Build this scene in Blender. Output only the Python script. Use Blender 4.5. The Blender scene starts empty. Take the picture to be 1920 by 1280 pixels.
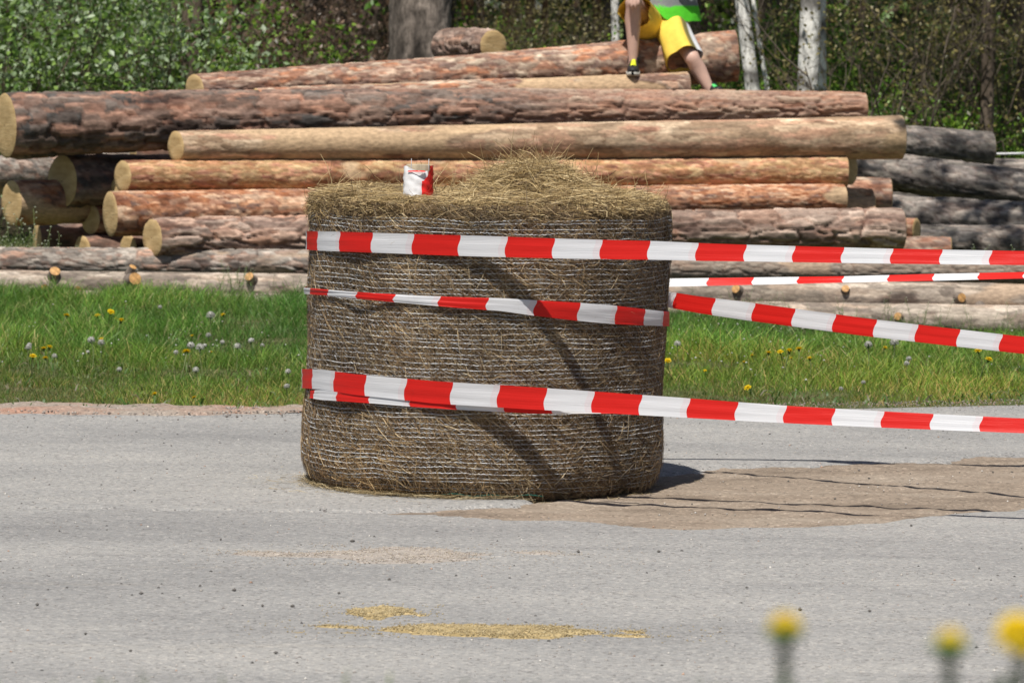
import bpy, math, random
import numpy as np
from mathutils import Vector, Matrix

R = math.radians
scene = bpy.context.scene
col = scene.collection

# ---------------------------------------------------------------- camera
FPX = 8980.0                       # focal length in pixels of a 1920 px wide frame
CAM_Z, PITCH = 2.0, math.atan(633.0 / FPX)
cd = bpy.data.cameras.new('camera')
cam = bpy.data.objects.new('camera', cd)
col.objects.link(cam)
cam.location = (0, 0, CAM_Z)
cam.rotation_euler = (math.pi / 2 - PITCH, 0, 0)
cd.sensor_width = 36.0
cd.lens = 36.0 * FPX / 1920.0
cd.clip_start, cd.clip_end = 0.1, 4000
cd.dof.use_dof = True
cd.dof.focus_distance = 19.4
cd.dof.aperture_fstop = 9.5
scene.camera = cam

# ---------------------------------------------------------------- sky, sun, exposure
to_sun = Vector((-0.14, -0.445, 1.0)).normalized()
world = bpy.data.worlds.new('World')
scene.world = world
world.use_nodes = True
wn = world.node_tree
sky = wn.nodes.new('ShaderNodeTexSky')
sky.sky_type = 'NISHITA'
sky.sun_disc = False
sky.sun_elevation = math.asin(to_sun.z)
sky.sun_rotation = math.atan2(to_sun.x, to_sun.y)
wn.links.new(sky.outputs[0], wn.nodes['Background'].inputs[0])
wn.nodes['Background'].inputs[1].default_value = 0.055
sl = bpy.data.lights.new('sun', 'SUN')
sl.energy = 5.0
sl.angle = R(0.53)
sl.color = (1.0, 0.955, 0.88)
sun = bpy.data.objects.new('sun', sl)
col.objects.link(sun)
sun.location = (0, 0, 30)
sun.rotation_euler = to_sun.to_track_quat('Z', 'Y').to_euler()
vs = scene.view_settings
vs.view_transform = 'Standard'
vs.look = 'None'
vs.exposure = 0.2
vs.gamma = 1.0
scene.cycles.use_denoising = True
scene.cycles.max_bounces = 6
scene.cycles.diffuse_bounces = 3
scene.cycles.glossy_bounces = 2
scene.cycles.transmission_bounces = 3

# ---------------------------------------------------------------- numeric helpers
rng = np.random.default_rng(7)


def hash3(i, j, k, seed=0):
    n = (i.astype(np.int64) * 73856093) ^ (j.astype(np.int64) * 19349663) ^ (k.astype(np.int64) * 83492791) ^ (seed * 2654435 + 12345)
    n = (n ^ (n >> 13)) * 1274126177
    n = (n ^ (n >> 16)) & 0x7fffffff
    n = (n * 48271 + 11) & 0x7fffffff
    return n / float(0x7fffffff)


def vnoise(x, y, z, seed=0):
    x, y, z = np.broadcast_arrays(np.asarray(x, float), np.asarray(y, float), np.asarray(z, float))
    i, j, k = np.floor(x), np.floor(y), np.floor(z)
    fx, fy, fz = x - i, y - j, z - k
    fx, fy, fz = [f * f * (3 - 2 * f) for f in (fx, fy, fz)]
    out = 0
    for a in (0, 1):
        for b in (0, 1):
            for c in (0, 1):
                w = (fx if a else 1 - fx) * (fy if b else 1 - fy) * (fz if c else 1 - fz)
                out = out + w * hash3(i + a, j + b, k + c, seed)
    return out * 2 - 1


def fbm(x, y, z, seed=0, octv=4):
    s, amp, f = 0, 0.5, 1.0
    for o in range(octv):
        s = s + amp * vnoise(np.asarray(x) * f, np.asarray(y) * f, np.asarray(z) * f, seed + o * 17)
        amp *= 0.5
        f *= 2.03
    return s


def sstep(a, b, x):
    t = np.clip((np.asarray(x, float) - a) / (b - a), 0, 1)
    return t * t * (3 - 2 * t)


def voronoi_wrap(u, v, nv, seed):
    """u, v in cell units; v wraps after nv cells. returns d1, d2, id-hash."""
    iu, iv = np.floor(u), np.floor(v)
    d1 = np.full(u.shape, 9.0)
    d2 = np.full(u.shape, 9.0)
    idh = np.zeros(u.shape)
    zero = np.zeros_like(iu)
    for a in (-1, 0, 1):
        for b in (-1, 0, 1):
            cu, cv = iu + a, iv + b
            cw = np.mod(cv, nv)
            px = cu + 0.1 + 0.8 * hash3(cu, cw, zero, seed)
            py = cv + 0.1 + 0.8 * hash3(cu, cw, zero + 1, seed)
            d = np.hypot(u - px, v - py)
            hh = hash3(cu, cw, zero + 2, seed)
            near = d < d1
            d2 = np.where(near, d1, np.minimum(d2, d))
            idh = np.where(near, hh, idh)
            d1 = np.where(near, d, d1)
    return d1, d2, idh


# pixel of the 1920x1280 frame -> world point at depth Y
RC = np.array(cam.rotation_euler.to_matrix())


def ray(px, py):
    d = RC @ np.array([(px - 960.0) / FPX, -(py - 640.0) / FPX, -1.0])
    return d / d[1]


def at(px, py, Y):
    d = ray(px, py)
    return np.array([0, 0, CAM_Z]) + d * Y


def terrain(x, y):
    x, y = np.asarray(x, float), np.asarray(y, float)
    h = -0.012 * np.clip(x, -9, 9)
    h = h - 0.045 * np.clip(x, 0, 9) * sstep(25.5, 30, y) * (1 - 0.6 * sstep(36, 45, y))
    h = h + 1.2 * sstep(9.6, 5.0, y) + 0.2 * sstep(4.6, 3.0, y)
    g = sstep(24.3, 26.5, y)
    h = h + g * 0.05 * fbm(x * 0.9, y * 0.7, 0.0, 5, 3)
    h = h + 0.9 * sstep(48, 110, y)
    # shallow hollow of the dirt patch
    return h + 0.0


def ground_hit(px, py, off=0.0):
    d = ray(px, py)
    Y = np.linspace(11, 70, 6000)
    z = CAM_Z + d[2] * Y
    t = terrain(d[0] * Y, Y) + off
    k = np.argmax(z < t)
    return np.array([d[0] * Y[k], Y[k], terrain(d[0] * Y[k], Y[k])])


# ---------------------------------------------------------------- object helpers
def tag(o, label=None, cat=None, group=None, kind=None):
    if label: o['label'] = label
    if cat: o['category'] = cat
    if group: o['group'] = group
    if kind: o['kind'] = kind
    return o


def empty(name, loc=(0, 0, 0), rot=(0, 0, 0)):
    o = bpy.data.objects.new(name, None)
    o.empty_display_size = 0.1
    col.objects.link(o)
    o.location = loc
    o.rotation_euler = rot
    return o


def make_mesh(name, V, quads=None, tris=None, cols=None, smooth=False, attrs=None):
    V = np.asarray(V, np.float32)
    me = bpy.data.meshes.new(name)
    me.vertices.add(len(V))
    me.vertices.foreach_set('co', V.ravel())
    q = np.zeros((0, 4), np.int32) if quads is None else np.asarray(quads, np.int32).reshape(-1, 4)
    t = np.zeros((0, 3), np.int32) if tris is None else np.asarray(tris, np.int32).reshape(-1, 3)
    loops = np.concatenate([q.ravel(), t.ravel()])
    starts = np.concatenate([np.arange(len(q)) * 4, len(q) * 4 + np.arange(len(t)) * 3])
    me.loops.add(len(loops))
    me.loops.foreach_set('vertex_index', loops)
    me.polygons.add(len(starts))
    me.polygons.foreach_set('loop_start', starts.astype(np.int32))
    me.update(calc_edges=True)
    me.validate()
    if smooth:
        me.polygons.foreach_set('use_smooth', np.ones(len(me.polygons), bool))
    if cols is not None:
        a = me.attributes.new('tint', 'FLOAT_COLOR', 'POINT')
        c = np.ones((len(V), 4), np.float32)
        c[:, :3] = cols
        a.data.foreach_set('color', c.ravel())
    for k, arr in (attrs or {}).items():
        a = me.attributes.new(k, 'FLOAT', 'POINT')
        a.data.foreach_set('value', np.asarray(arr, np.float32))
    return me


def obj(name, me, mat, parent=None, loc=None):
    o = bpy.data.objects.new(name, me)
    col.objects.link(o)
    if mat is not None and len(me.materials) == 0:
        me.materials.append(mat)
    if parent is not None:
        o.parent = parent
    if loc is not None:
        o.location = loc
    return o


def grid_faces(nu, nv, wrap=False):
    i, j = np.meshgrid(np.arange(nu - 1), np.arange(nv if wrap else nv - 1), indexing='ij')
    j2 = (j + 1) % nv
    return np.stack([i * nv + j, i * nv + j2, (i + 1) * nv + j2, (i + 1) * nv + j], -1).reshape(-1, 4)


def tube(P, r, n=8, up=(0, 0, 1), caps=True):
    """tube along polyline P with radii r -> V, quads, tris"""
    P = np.asarray(P, float)
    r = np.broadcast_to(np.asarray(r, float), (len(P),))
    T = np.gradient(P, axis=0)
    T /= np.linalg.norm(T, axis=1)[:, None] + 1e-12
    up = np.asarray(up, float)
    A = np.cross(T, up)
    bad = np.linalg.norm(A, axis=1) < 0.05
    A[bad] = np.cross(T[bad], np.array([0.3, 1, 0.1]))
    A /= np.linalg.norm(A, axis=1)[:, None]
    B = np.cross(A, T)
    th = np.arange(n) / n * 2 * np.pi
    V = P[:, None] + r[:, None, None] * (np.cos(th)[None, :, None] * A[:, None] + np.sin(th)[None, :, None] * B[:, None])
    V = V.reshape(-1, 3)
    q = grid_faces(len(P), n, True)
    t = np.zeros((0, 3), int)
    if caps:
        c0, c1 = len(V), len(V) + 1
        V = np.vstack([V, P[0], P[-1]])
        k = np.arange(n)
        e = (len(P) - 1) * n
        t = np.vstack([np.stack([np.full(n, c0), (k + 1) % n, k], -1), np.stack([np.full(n, c1), e + k, e + (k + 1) % n], -1)])
    return V, q, t


class MB:
    def __init__(s):
        s.V, s.q, s.t, s.c, s.n = [], [], [], [], 0

    def add(s, V, q=None, t=None, c=None):
        V = np.asarray(V, float)
        if q is not None and len(q): s.q.append(np.asarray(q) + s.n)
        if t is not None and len(t): s.t.append(np.asarray(t) + s.n)
        s.V.append(V)
        if c is not None:
            s.c.append(np.broadcast_to(np.asarray(c, float), (len(V), 3)))
        s.n += len(V)
        return s

    def mesh(s, name, smooth=False):
        return make_mesh(name, np.vstack(s.V), np.vstack(s.q) if s.q else None, np.vstack(s.t) if s.t else None,
                         np.vstack(s.c) if s.c else None, smooth)


def ribbons(P0, D, L, W, N, curl, colr, seg=3, sag=None):
    """many thin strands: start P0 (n,3), direction D, length L, width W, side normal N, curl offset vector (n,3)"""
    n = len(P0)
    S = np.cross(D, N)
    S /= np.linalg.norm(S, axis=1)[:, None] + 1e-9
    ts = np.linspace(0, 1, seg + 1)
    V = np.zeros((n, seg + 1, 2, 3))
    for k, t in enumerate(ts):
        c = P0 + D * (L * t)[:, None] + curl * (4 * t * (1 - t)) if sag is None else P0 + D * (L * t)[:, None] + curl * t * t
        w = W * (1 - 0.55 * t) * 0.5
        V[:, k, 0] = c - S * w[:, None]
        V[:, k, 1] = c + S * w[:, None]
    base = np.arange(n)[:, None] * (2 * (seg + 1)) + np.arange(seg)[None, :] * 2
    q = np.stack([base, base + 1, base + 3, base + 2], -1).reshape(-1, 4)
    cc = np.repeat(colr, 2 * (seg + 1), axis=0)
    return V.reshape(-1, 3), q, cc


# ---------------------------------------------------------------- materials
def mat(name):
    m = bpy.data.materials.new(name)
    m.use_nodes = True
    nt = m.node_tree
    return m, nt, nt.nodes['Principled BSDF']


def node(nt, t, **kw):
    n = nt.nodes.new(t)
    for k, v in kw.items():
        setattr(n, k, v)
    return n


def ramp(nt, src, stops):
    r = nt.nodes.new('ShaderNodeValToRGB')
    el = r.color_ramp.elements
    while len(el) < len(stops): el.new(0.5)
    for e, (p, c) in zip(el, stops):
        e.position = p
        e.color = (*c, 1) if len(c) == 3 else c
    nt.links.new(src, r.inputs[0])
    return r.outputs[0]


def mixc(nt, f, a, b, mode='MIX'):
    m = nt.nodes.new('ShaderNodeMix')
    m.data_type = 'RGBA'
    m.blend_type = mode
    for s, v in ((m.inputs[0], f), (m.inputs[6], a), (m.inputs[7], b)):
        if hasattr(v, 'links') or isinstance(v, bpy.types.NodeSocket):
            nt.links.new(v, s)
        elif isinstance(v, (int, float)):
            s.default_value = v
        else:
            s.default_value = (*v, 1)
    return m.outputs[2]


def noise(nt, scale, detail=4, rough=0.55, vec=None, stretch=None):
    tc = nt.nodes.new('ShaderNodeTexCoord') if vec is None else None
    v = tc.outputs['Object'] if vec is None else vec
    if stretch is not None:
        mp = nt.nodes.new('ShaderNodeMapping')
        mp.inputs['Scale'].default_value = stretch
        nt.links.new(v, mp.inputs[0])
        v = mp.outputs[0]
    n = nt.nodes.new('ShaderNodeTexNoise')
    n.inputs['Scale'].default_value = scale
    n.inputs['Detail'].default_value = detail
    n.inputs['Roughness'].default_value = rough
    nt.links.new(v, n.inputs['Vector'])
    return n.outputs['Fac']


def bump(nt, bs, h, strength, dist=0.01):
    b = nt.nodes.new('ShaderNodeBump')
    b.inputs['Strength'].default_value = strength
    b.inputs['Distance'].default_value = dist
    nt.links.new(h, b.inputs['Height'])
    nt.links.new(b.outputs[0], bs.inputs['Normal'])


def tint(nt):
    a = nt.nodes.new('ShaderNodeAttribute')
    a.attribute_name = 'tint'
    return a.outputs['Color']


def tint_mat(name, rough=0.8, transl=0.0, var=0.25, nscale=60, spec=0.3, bumpd=0.0, stretch=None):
    m, nt, bs = mat(name)
    c = tint(nt)
    if var:
        f = noise(nt, nscale, 4, 0.6, stretch=stretch)
        g = ramp(nt, f, [(0.3, (1 - var,) * 3), (0.7, (1 + var,) * 3)])
        c = mixc(nt, 1.0, c, g, 'MULTIPLY')
        if bumpd:
            bump(nt, bs, f, 0.6, bumpd)
    nt.links.new(c, bs.inputs['Base Color'])
    bs.inputs['Roughness'].default_value = rough
    bs.inputs['Specular IOR Level'].default_value = spec
    if transl:
        tr = nt.nodes.new('ShaderNodeBsdfTranslucent')
        nt.links.new(c, tr.inputs[0])
        mx = nt.nodes.new('ShaderNodeMixShader')
        mx.inputs[0].default_value = transl
        nt.links.new(bs.outputs[0], mx.inputs[1])
        nt.links.new(tr.outputs[0], mx.inputs[2])
        nt.links.new(mx.outputs[0], nt.nodes['Material Output'].inputs[0])
    return m


def plain_mat(name, c, rough=0.6, var=0.15, nscale=30, spec=0.3, bumpd=0.0, stretch=None):
    m, nt, bs = mat(name)
    f = noise(nt, nscale, 4, 0.6, stretch=stretch)
    g = ramp(nt, f, [(0.3, tuple(v * (1 - var) for v in c)), (0.7, tuple(min(1, v * (1 + var)) for v in c))])
    nt.links.new(g, bs.inputs['Base Color'])
    bs.inputs['Roughness'].default_value = rough
    bs.inputs['Specular IOR Level'].default_value = spec
    if bumpd: bump(nt, bs, f, 0.6, bumpd)
    return m


M = {}
M['bark'] = tint_mat('pine_bark', 0.85, 0, 0.32, 55, 0.2, 0.006, (0.45, 1, 1))
M['trunk_bark'] = tint_mat('standing_bark', 0.9, 0, 0.5, 34, 0.2, 0.012, (1, 1, 0.45))
M['hay'] = tint_mat('hay', 0.62, 0.12, 0.12, 25, 0.35)
M['grass'] = tint_mat('grass_blades', 0.5, 0.3, 0.15, 3, 0.4)
M['leaf'] = tint_mat('leaves', 0.42, 0.35, 0.15, 4, 0.45)
M['tinted'] = tint_mat('tinted', 0.8, 0, 0.15, 40, 0.25)
M['stone'] = tint_mat('stones', 0.85, 0, 0.25, 90, 0.25)
M['petal'] = tint_mat('petals', 0.6, 0.3, 0.1, 40, 0.2)


def cut_mat():
    m, nt, bs = mat('cut_wood')
    tc = node(nt, 'ShaderNodeTexCoord')
    sp = node(nt, 'ShaderNodeSeparateXYZ')
    nt.links.new(tc.outputs['Object'], sp.inputs[0])
    cb = node(nt, 'ShaderNodeCombineXYZ')
    nt.links.new(sp.outputs[1], cb.inputs[1])
    nt.links.new(sp.outputs[2], cb.inputs[2])
    ln = node(nt, 'ShaderNodeVectorMath', operation='LENGTH')
    nt.links.new(cb.outputs[0], ln.inputs[0])
    nz = noise(nt, 14, 3)
    ad = node(nt, 'ShaderNodeMath', operation='MULTIPLY_ADD')
    ad.inputs[1].default_value = 0.03
    nt.links.new(nz, ad.inputs[0])
    nt.links.new(ln.outputs['Value'], ad.inputs[2])
    mu = node(nt, 'ShaderNodeMath', operation='MULTIPLY')
    mu.inputs[1].default_value = 620
    nt.links.new(ad.outputs[0], mu.inputs[0])
    sn = node(nt, 'ShaderNodeMath', operation='SINE')
    nt.links.new(mu.outputs[0], sn.inputs[0])
    rg = ramp(nt, sn.outputs[0], [(0.0, (0.48, 0.345, 0.17)), (0.9, (0.60, 0.45, 0.25))])
    n2 = noise(nt, 9, 4, stretch=(1, 1, 3))
    g = ramp(nt, n2, [(0.3, (0.78, 0.70, 0.58)), (0.65, (1.08, 1.05, 1.0))])
    nt.links.new(mixc(nt, 1.0, rg, g, 'MULTIPLY'), bs.inputs['Base Color'])
    bs.inputs['Roughness'].default_value = 0.85
    n3 = noise(nt, 60, 2, stretch=(1, 0.15, 1.4))
    bump(nt, bs, n3, 0.5, 0.006)
    return m


M['cut'] = cut_mat()


def road_mat():
    m, nt, bs = mat('dusty_asphalt')
    big = noise(nt, 0.9, 5, 0.6, stretch=(0.45, 1.2, 1))
    base = ramp(nt, big, [(0.30, (0.225, 0.222, 0.219)), (0.5, (0.275, 0.270, 0.263)), (0.72, (0.325, 0.316, 0.302))])
    st = noise(nt, 1.3, 5, 0.65, stretch=(0.30, 2.2, 1))
    stc = ramp(nt, st, [(0.28, (0.82, 0.82, 0.83)), (0.42, (1, 1, 1)), (0.62, (1, 1, 1)), (0.78, (1.1, 1.06, 1.0))])
    base = mixc(nt, 1.0, base, stc, 'MULTIPLY')
    vo = node(nt, 'ShaderNodeTexVoronoi')
    vo.inputs['Scale'].default_value = 95
    tc = node(nt, 'ShaderNodeTexCoord')
    nt.links.new(tc.outputs['Object'], vo.inputs['Vector'])
    sp = node(nt, 'ShaderNodeSeparateColor')
    nt.links.new(vo.outputs['Color'], sp.inputs[0])
    spk = ramp(nt, sp.outputs[0], [(0.0, (0.55, 0.53, 0.52)), (0.12, (0.9, 0.9, 0.9)), (0.5, (1, 1, 1)), (0.85, (1.08, 1.06, 1.03)), (1.0, (1.45, 1.4, 1.35))])
    base = mixc(nt, 1.0, base, spk, 'MULTIPLY')
    fine = noise(nt, 30, 5, 0.7)
    fc = ramp(nt, fine, [(0.25, (0.82, 0.82, 0.82)), (0.75, (1.16, 1.16, 1.16))])
    base = mixc(nt, 1.0, base, fc, 'MULTIPLY')
    nt.links.new(base, bs.inputs['Base Color'])
    bs.inputs['Roughness'].default_value = 0.9
    bs.inputs['Specular IOR Level'].default_value = 0.2
    bump(nt, bs, vo.outputs['Distance'], 0.5, 0.006)
    return m


def soil_mat(name, a, b, c, scale=2.5):
    m, nt, bs = mat(name)
    n1 = noise(nt, scale, 6, 0.65, stretch=(0.6, 1.4, 1))
    base = ramp(nt, n1, [(0.3, a), (0.5, b), (0.72, c)])
    vo = node(nt, 'ShaderNodeTexVoronoi')
    vo.inputs['Scale'].default_value = 80
    tc = node(nt, 'ShaderNodeTexCoord')
    nt.links.new(tc.outputs['Object'], vo.inputs['Vector'])
    sp = node(nt, 'ShaderNodeSeparateColor')
    nt.links.new(vo.outputs['Color'], sp.inputs[0])
    spk = ramp(nt, sp.outputs[0], [(0.0, (0.6, 0.6, 0.6)), (0.15, (0.95, 0.95, 0.95)), (0.85, (1.05, 1.05, 1.05)), (1.0, (1.5, 1.5, 1.5))])
    nt.links.new(mixc(nt, 1.0, base, spk, 'MULTIPLY'), bs.inputs['Base Color'])
    bs.inputs['Roughness'].default_value = 0.95
    bs.inputs['Specular IOR Level'].default_value = 0.1
    bump(nt, bs, noise(nt, 40, 5, 0.7), 0.7, 0.012)
    return m


M['road'] = road_mat()
M['dirt'] = soil_mat('dry_dirt', (0.17, 0.135, 0.105), (0.255, 0.205, 0.16), (0.31, 0.26, 0.21))
M['verge'] = soil_mat('red_gravel', (0.28, 0.255, 0.23), (0.29, 0.24, 0.20), (0.35, 0.20, 0.145), 1.6)
M['earth'] = soil_mat('grass_earth', (0.06, 0.075, 0.025), (0.09, 0.10, 0.04), (0.13, 0.115, 0.06), 3)
M['litter'] = soil_mat('forest_litter', (0.035, 0.03, 0.018), (0.06, 0.047, 0.03), (0.05, 0.06, 0.02), 1.2)
M['grit'] = soil_mat('pale_grit', (0.29, 0.265, 0.24), (0.34, 0.30, 0.265), (0.37, 0.32, 0.27), 8)
M['sawdust'] = soil_mat('sawdust', (0.28, 0.21, 0.10), (0.38, 0.29, 0.15), (0.45, 0.36, 0.2), 8)


def tape_mat():
    """printed barrier film: u = metres along the tape, v = 0..1 across"""
    m, nt, bs = mat('barrier_film')
    au = node(nt, 'ShaderNodeAttribute', attribute_name='along')
    av = node(nt, 'ShaderNodeAttribute', attribute_name='across')
    def mth(op, a, b=None):
        n = node(nt, 'ShaderNodeMath', operation=op)
        for i, v in enumerate((a, b)):
            if v is None: continue
            if isinstance(v, (int, float)): n.inputs[i].default_value = v
            else: nt.links.new(v, n.inputs[i])
        return n.outputs[0]
    wob = mth('MULTIPLY', mth('SINE', mth('MULTIPLY', av.outputs['Fac'], 5.0)), 0.006)
    u = mth('ADD', au.outputs['Fac'], wob)
    fr = mth('FRACT', mth('DIVIDE', u, 0.392))
    red = mth('LESS_THAN', fr, 0.5)
    ghost = mth('MULTIPLY', mth('GREATER_THAN', fr, 0.93), 0.10)
    lines = noise(nt, 1.0, 4, 0.6, vec=None)
    cbx = node(nt, 'ShaderNodeCombineXYZ')
    nt.links.new(mth('MULTIPLY', au.outputs['Fac'], 3.0), cbx.inputs[0])
    nt.links.new(mth('MULTIPLY', av.outputs['Fac'], 9.0), cbx.inputs[1])
    wr = noise(nt, 1.6, 4, 0.6, vec=cbx.outputs[0])
    c = mixc(nt, red, (0.76, 0.765, 0.79), (0.72, 0.020, 0.015))
    c = mixc(nt, ghost, c, (0.8, 0.15, 0.15))
    f = ramp(nt, wr, [(0.3, (0.965, 0.965, 0.97)), (0.6, (1, 1, 1))])
    c = mixc(nt, 1.0, c, f, 'MULTIPLY')
    nt.links.new(c, bs.inputs['Base Color'])
    bs.inputs['Roughness'].default_value = 0.42
    bs.inputs['Specular IOR Level'].default_value = 0.25
    bump(nt, bs, wr, 0.22, 0.006)
    tr = node(nt, 'ShaderNodeBsdfTranslucent')
    nt.links.new(c, tr.inputs[0])
    mx = node(nt, 'ShaderNodeMixShader')
    mx.inputs[0].default_value = 0.28
    nt.links.new(bs.outputs[0], mx.inputs[1])
    nt.links.new(tr.outputs[0], mx.inputs[2])
    nt.links.new(mx.outputs[0], nt.nodes['Material Output'].inputs[0])
    return m


M['tape'] = tape_mat()
M['net'] = plain_mat('net_plastic', (0.74, 0.76, 0.78), 0.35, 0.05)
M['twine'] = plain_mat('green_twine', (0.05, 0.22, 0.17), 0.6)
M['wood'] = plain_mat('stake_wood', (0.38, 0.31, 0.22), 0.85, 0.25, 12, 0.2, 0.004, (3, 3, 0.5))
M['steel'] = plain_mat('nail_steel', (0.4, 0.4, 0.42), 0.35, 0.1)
M['rope'] = plain_mat('white_rope', (0.7, 0.7, 0.72), 0.7)
M['core'] = plain_mat('hay_packed', (0.085, 0.06, 0.036), 0.95, 0.45, 45, 0.1, 0.01)

# ---------------------------------------------------------------- ground
def y_edge(x):
    x = np.asarray(x, float)
    xc_ = np.clip(x, -3, 4)
    return 23.70 + 0.2 * xc_ + 0.04 * xc_ ** 2 - 0.07 + 0.13 * fbm(x * 1.3, 3.3, 0, 31, 4)


def sheet(name, xs, ys, zfun, material, kind='structure', parent=None):
    X, Y = np.meshgrid(xs, ys, indexing='ij')
    Z = zfun(X, Y)
    me = make_mesh(name, np.stack([X, Y, Z], -1).reshape(-1, 3), grid_faces(len(xs), len(ys)), smooth=True)
    # counter-clockwise from above
    o = obj(name, me, material, parent)
    me.flip_normals()
    if kind: o['kind'] = kind
    return o


def axis(parts):
    out = []
    for a, b, n in parts:
        out.append(np.linspace(a, b, n, endpoint=False))
    out.append([parts[-1][1]])
    return np.concatenate(out)


xs = axis([(-900, -40, 16), (-40, -8, 20), (-8, 8, 100), (8, 40, 20), (40, 900, 16)])
ysg = axis([(-60, 0, 12), (0, 12, 40), (12, 23, 16), (23, 38, 90), (38, 60, 30), (60, 140, 20), (140, 1500, 20)])
gnd = sheet('ground', xs, ysg, lambda X, Y: terrain(X, Y) - 0.05 * sstep(10.2, 11.2, Y) * sstep(23.6, 22.6, Y) - 0.012, M['earth'])

# forest floor
xf = axis([(-500, -40, 12), (-40, 40, 60), (40, 500, 12)])
yf = axis([(39.5, 60, 30), (60, 140, 20), (140, 1400, 20)])
sheet('forest_floor', xf, yf, lambda X, Y: terrain(X, Y) - 0.02 + 0.06 * sstep(40.0, 43, Y + 0.8 * fbm(X, Y, 0, 3, 3)) + 0.05 * fbm(X * 0.6, Y * 0.6, 1, 9, 3) * sstep(40, 43, Y), M['litter'])

DIRT_C = [(1243, 905, 0), (1920, 905, 0)]


def dirt_mask(X, Y):
    """1 inside the bare dirt patch, falling through 0.5 at its ragged edge"""
    # a patch right of the bale that narrows to a tongue in front of it
    yc = np.interp(X, [-0.6, 0.0, 0.6, 1.1, 2.1, 4.0, 5.6], [18.75, 18.85, 19.5, 19.6, 20.45, 21.2, 21.4])
    hw = np.interp(X, [-0.6, -0.3, 0.0, 0.6, 1.1, 2.1, 4.0, 5.3, 5.6], [0.02, 0.12, 0.3, 0.95, 1.25, 1.1, 1.0, 0.3, 0.02])
    d = np.abs(Y - yc) / hw + 0.42 * fbm(X * 1.7, Y * 2.4, 0, 71, 4)
    return sstep(1.25, 0.80, d)


def road_z(X, Y):
    return terrain(X, Y) - 0.024 * sstep(0.25, 0.75, dirt_mask(X, Y)) + 0.003 * fbm(X * 2, Y * 2, 0, 2, 3)


xr = axis([(-60, -6, 27), (-6, 6, 240), (6, 60, 27)])
tt = np.linspace(0, 1, 260)
X, T = np.meshgrid(xr, tt, indexing='ij')
Yr = 10.4 + T * (y_edge(X) - 10.4)
Zr = road_z(X, Yr) - 0.02 * sstep(0.985, 1, T) - 0.03 * sstep(0.02, 0, T)
me = make_mesh('road', np.stack([X, Yr, Zr], -1).reshape(-1, 3), grid_faces(len(xr), 260), smooth=True)
me.flip_normals()
tag(obj('road', me, M['road']), kind='structure')

xd = np.linspace(-1.6, 5.6, 380)
yd = np.linspace(17.9, 22.8, 280)
sheet('dirt_patch', xd, yd, lambda X, Y: road_z(X, Y) - 0.022 + 0.034 * sstep(0.0, 0.9, dirt_mask(X, Y)) + 0.012 * fbm(X * 9, Y * 9, 0, 8, 4), M['dirt'])
xv = np.linspace(-6, -0.4, 300)
tv = np.linspace(0, 1, 40)
X, T = np.meshgrid(xv, tv, indexing='ij')
wv = 0.36 * sstep(-0.6, -2.2, X) + 0.14 + 0.12 * fbm(X * 2.5, 1.7, 0, 88, 3)
Yv = y_edge(X) - wv + T * (wv + 0.04)
Zv = road_z(X, Yv) - 0.012 + 0.03 * sstep(0.0, 0.3, T + 0.35 * fbm(X * 3, Yv * 3, 0, 12, 3)) + 0.016 * fbm(X * 11, Yv * 11, 1, 4, 3)
me = make_mesh('gravel_verge', np.stack([X, Yv, Zv], -1).reshape(-1, 3), grid_faces(len(xv), 40), smooth=True)
me.flip_normals()
tag(obj('gravel_verge', me, M['verge']), kind='structure')


# ---- loose stones
def stone_mesh(n, pos, size, colr, seed):
    r = np.random.default_rng(seed)
    base = np.array([[1, 0, 0], [0, 1, 0], [-1, 0, 0], [0, -1, 0], [0, 0, 0.7], [0, 0, -0.5]], float)
    tri = np.array([[0, 1, 4], [1, 2, 4], [2, 3, 4], [3, 0, 4], [1, 0, 5], [2, 1, 5], [3, 2, 5], [0, 3, 5]])
    ang = r.uniform(0, 6.28, n)
    V = base[None] * (size[:, None, None] * r.uniform(0.6, 1.3, (n, 6, 1)))
    c, s = np.cos(ang), np.sin(ang)
    x = V[..., 0] * c[:, None] - V[..., 1] * s[:, None]
    y = V[..., 0] * s[:, None] + V[..., 1] * c[:, None]
    V = np.stack([x, y, V[..., 2]], -1) + pos[:, None]
    T = (tri[None] + (np.arange(n) * 6)[:, None, None]).reshape(-1, 3)
    return V.reshape(-1, 3), T, np.repeat(colr, 6, axis=0)


def scatter_road(n, seed, smin, smax, dark=0.25):
    r = np.random.default_rng(seed)
    x = r.uniform(-3.2, 3.4, n)
    y = 12.0 + (y_edge(x) - 12.0) * r.uniform(0, 1, n)
    keep = r.uniform(0, 1, n) < 0.35 + 0.9 * np.clip(fbm(x * 0.7, y * 1.6, 0, 44, 3) + 0.25, 0, 1)
    x, y = x[keep], y[keep]
    n = len(x)
    sz = smin + (smax - smin) * r.uniform(0, 1, n) ** 4
    pal = np.array([[0.36, 0.33, 0.30], [0.42, 0.38, 0.34], [0.28, 0.25, 0.23], [0.10, 0.095, 0.09], [0.38, 0.24, 0.17], [0.55, 0.52, 0.48]])
    pr = np.array([0.3, 0.2, 0.2, dark, 0.06, 0.1])
    pick = r.choice(6, n, p=pr / pr.sum())
    dm = dirt_mask(x, y)
    z = road_z(x, y) + 0.012 * (dm > 0.5) + sz * 0.1
    return stone_mesh(n, np.stack([x, y, z], -1), sz, pal[pick] * r.uniform(0.8, 1.15, (n, 1)), seed)


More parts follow.
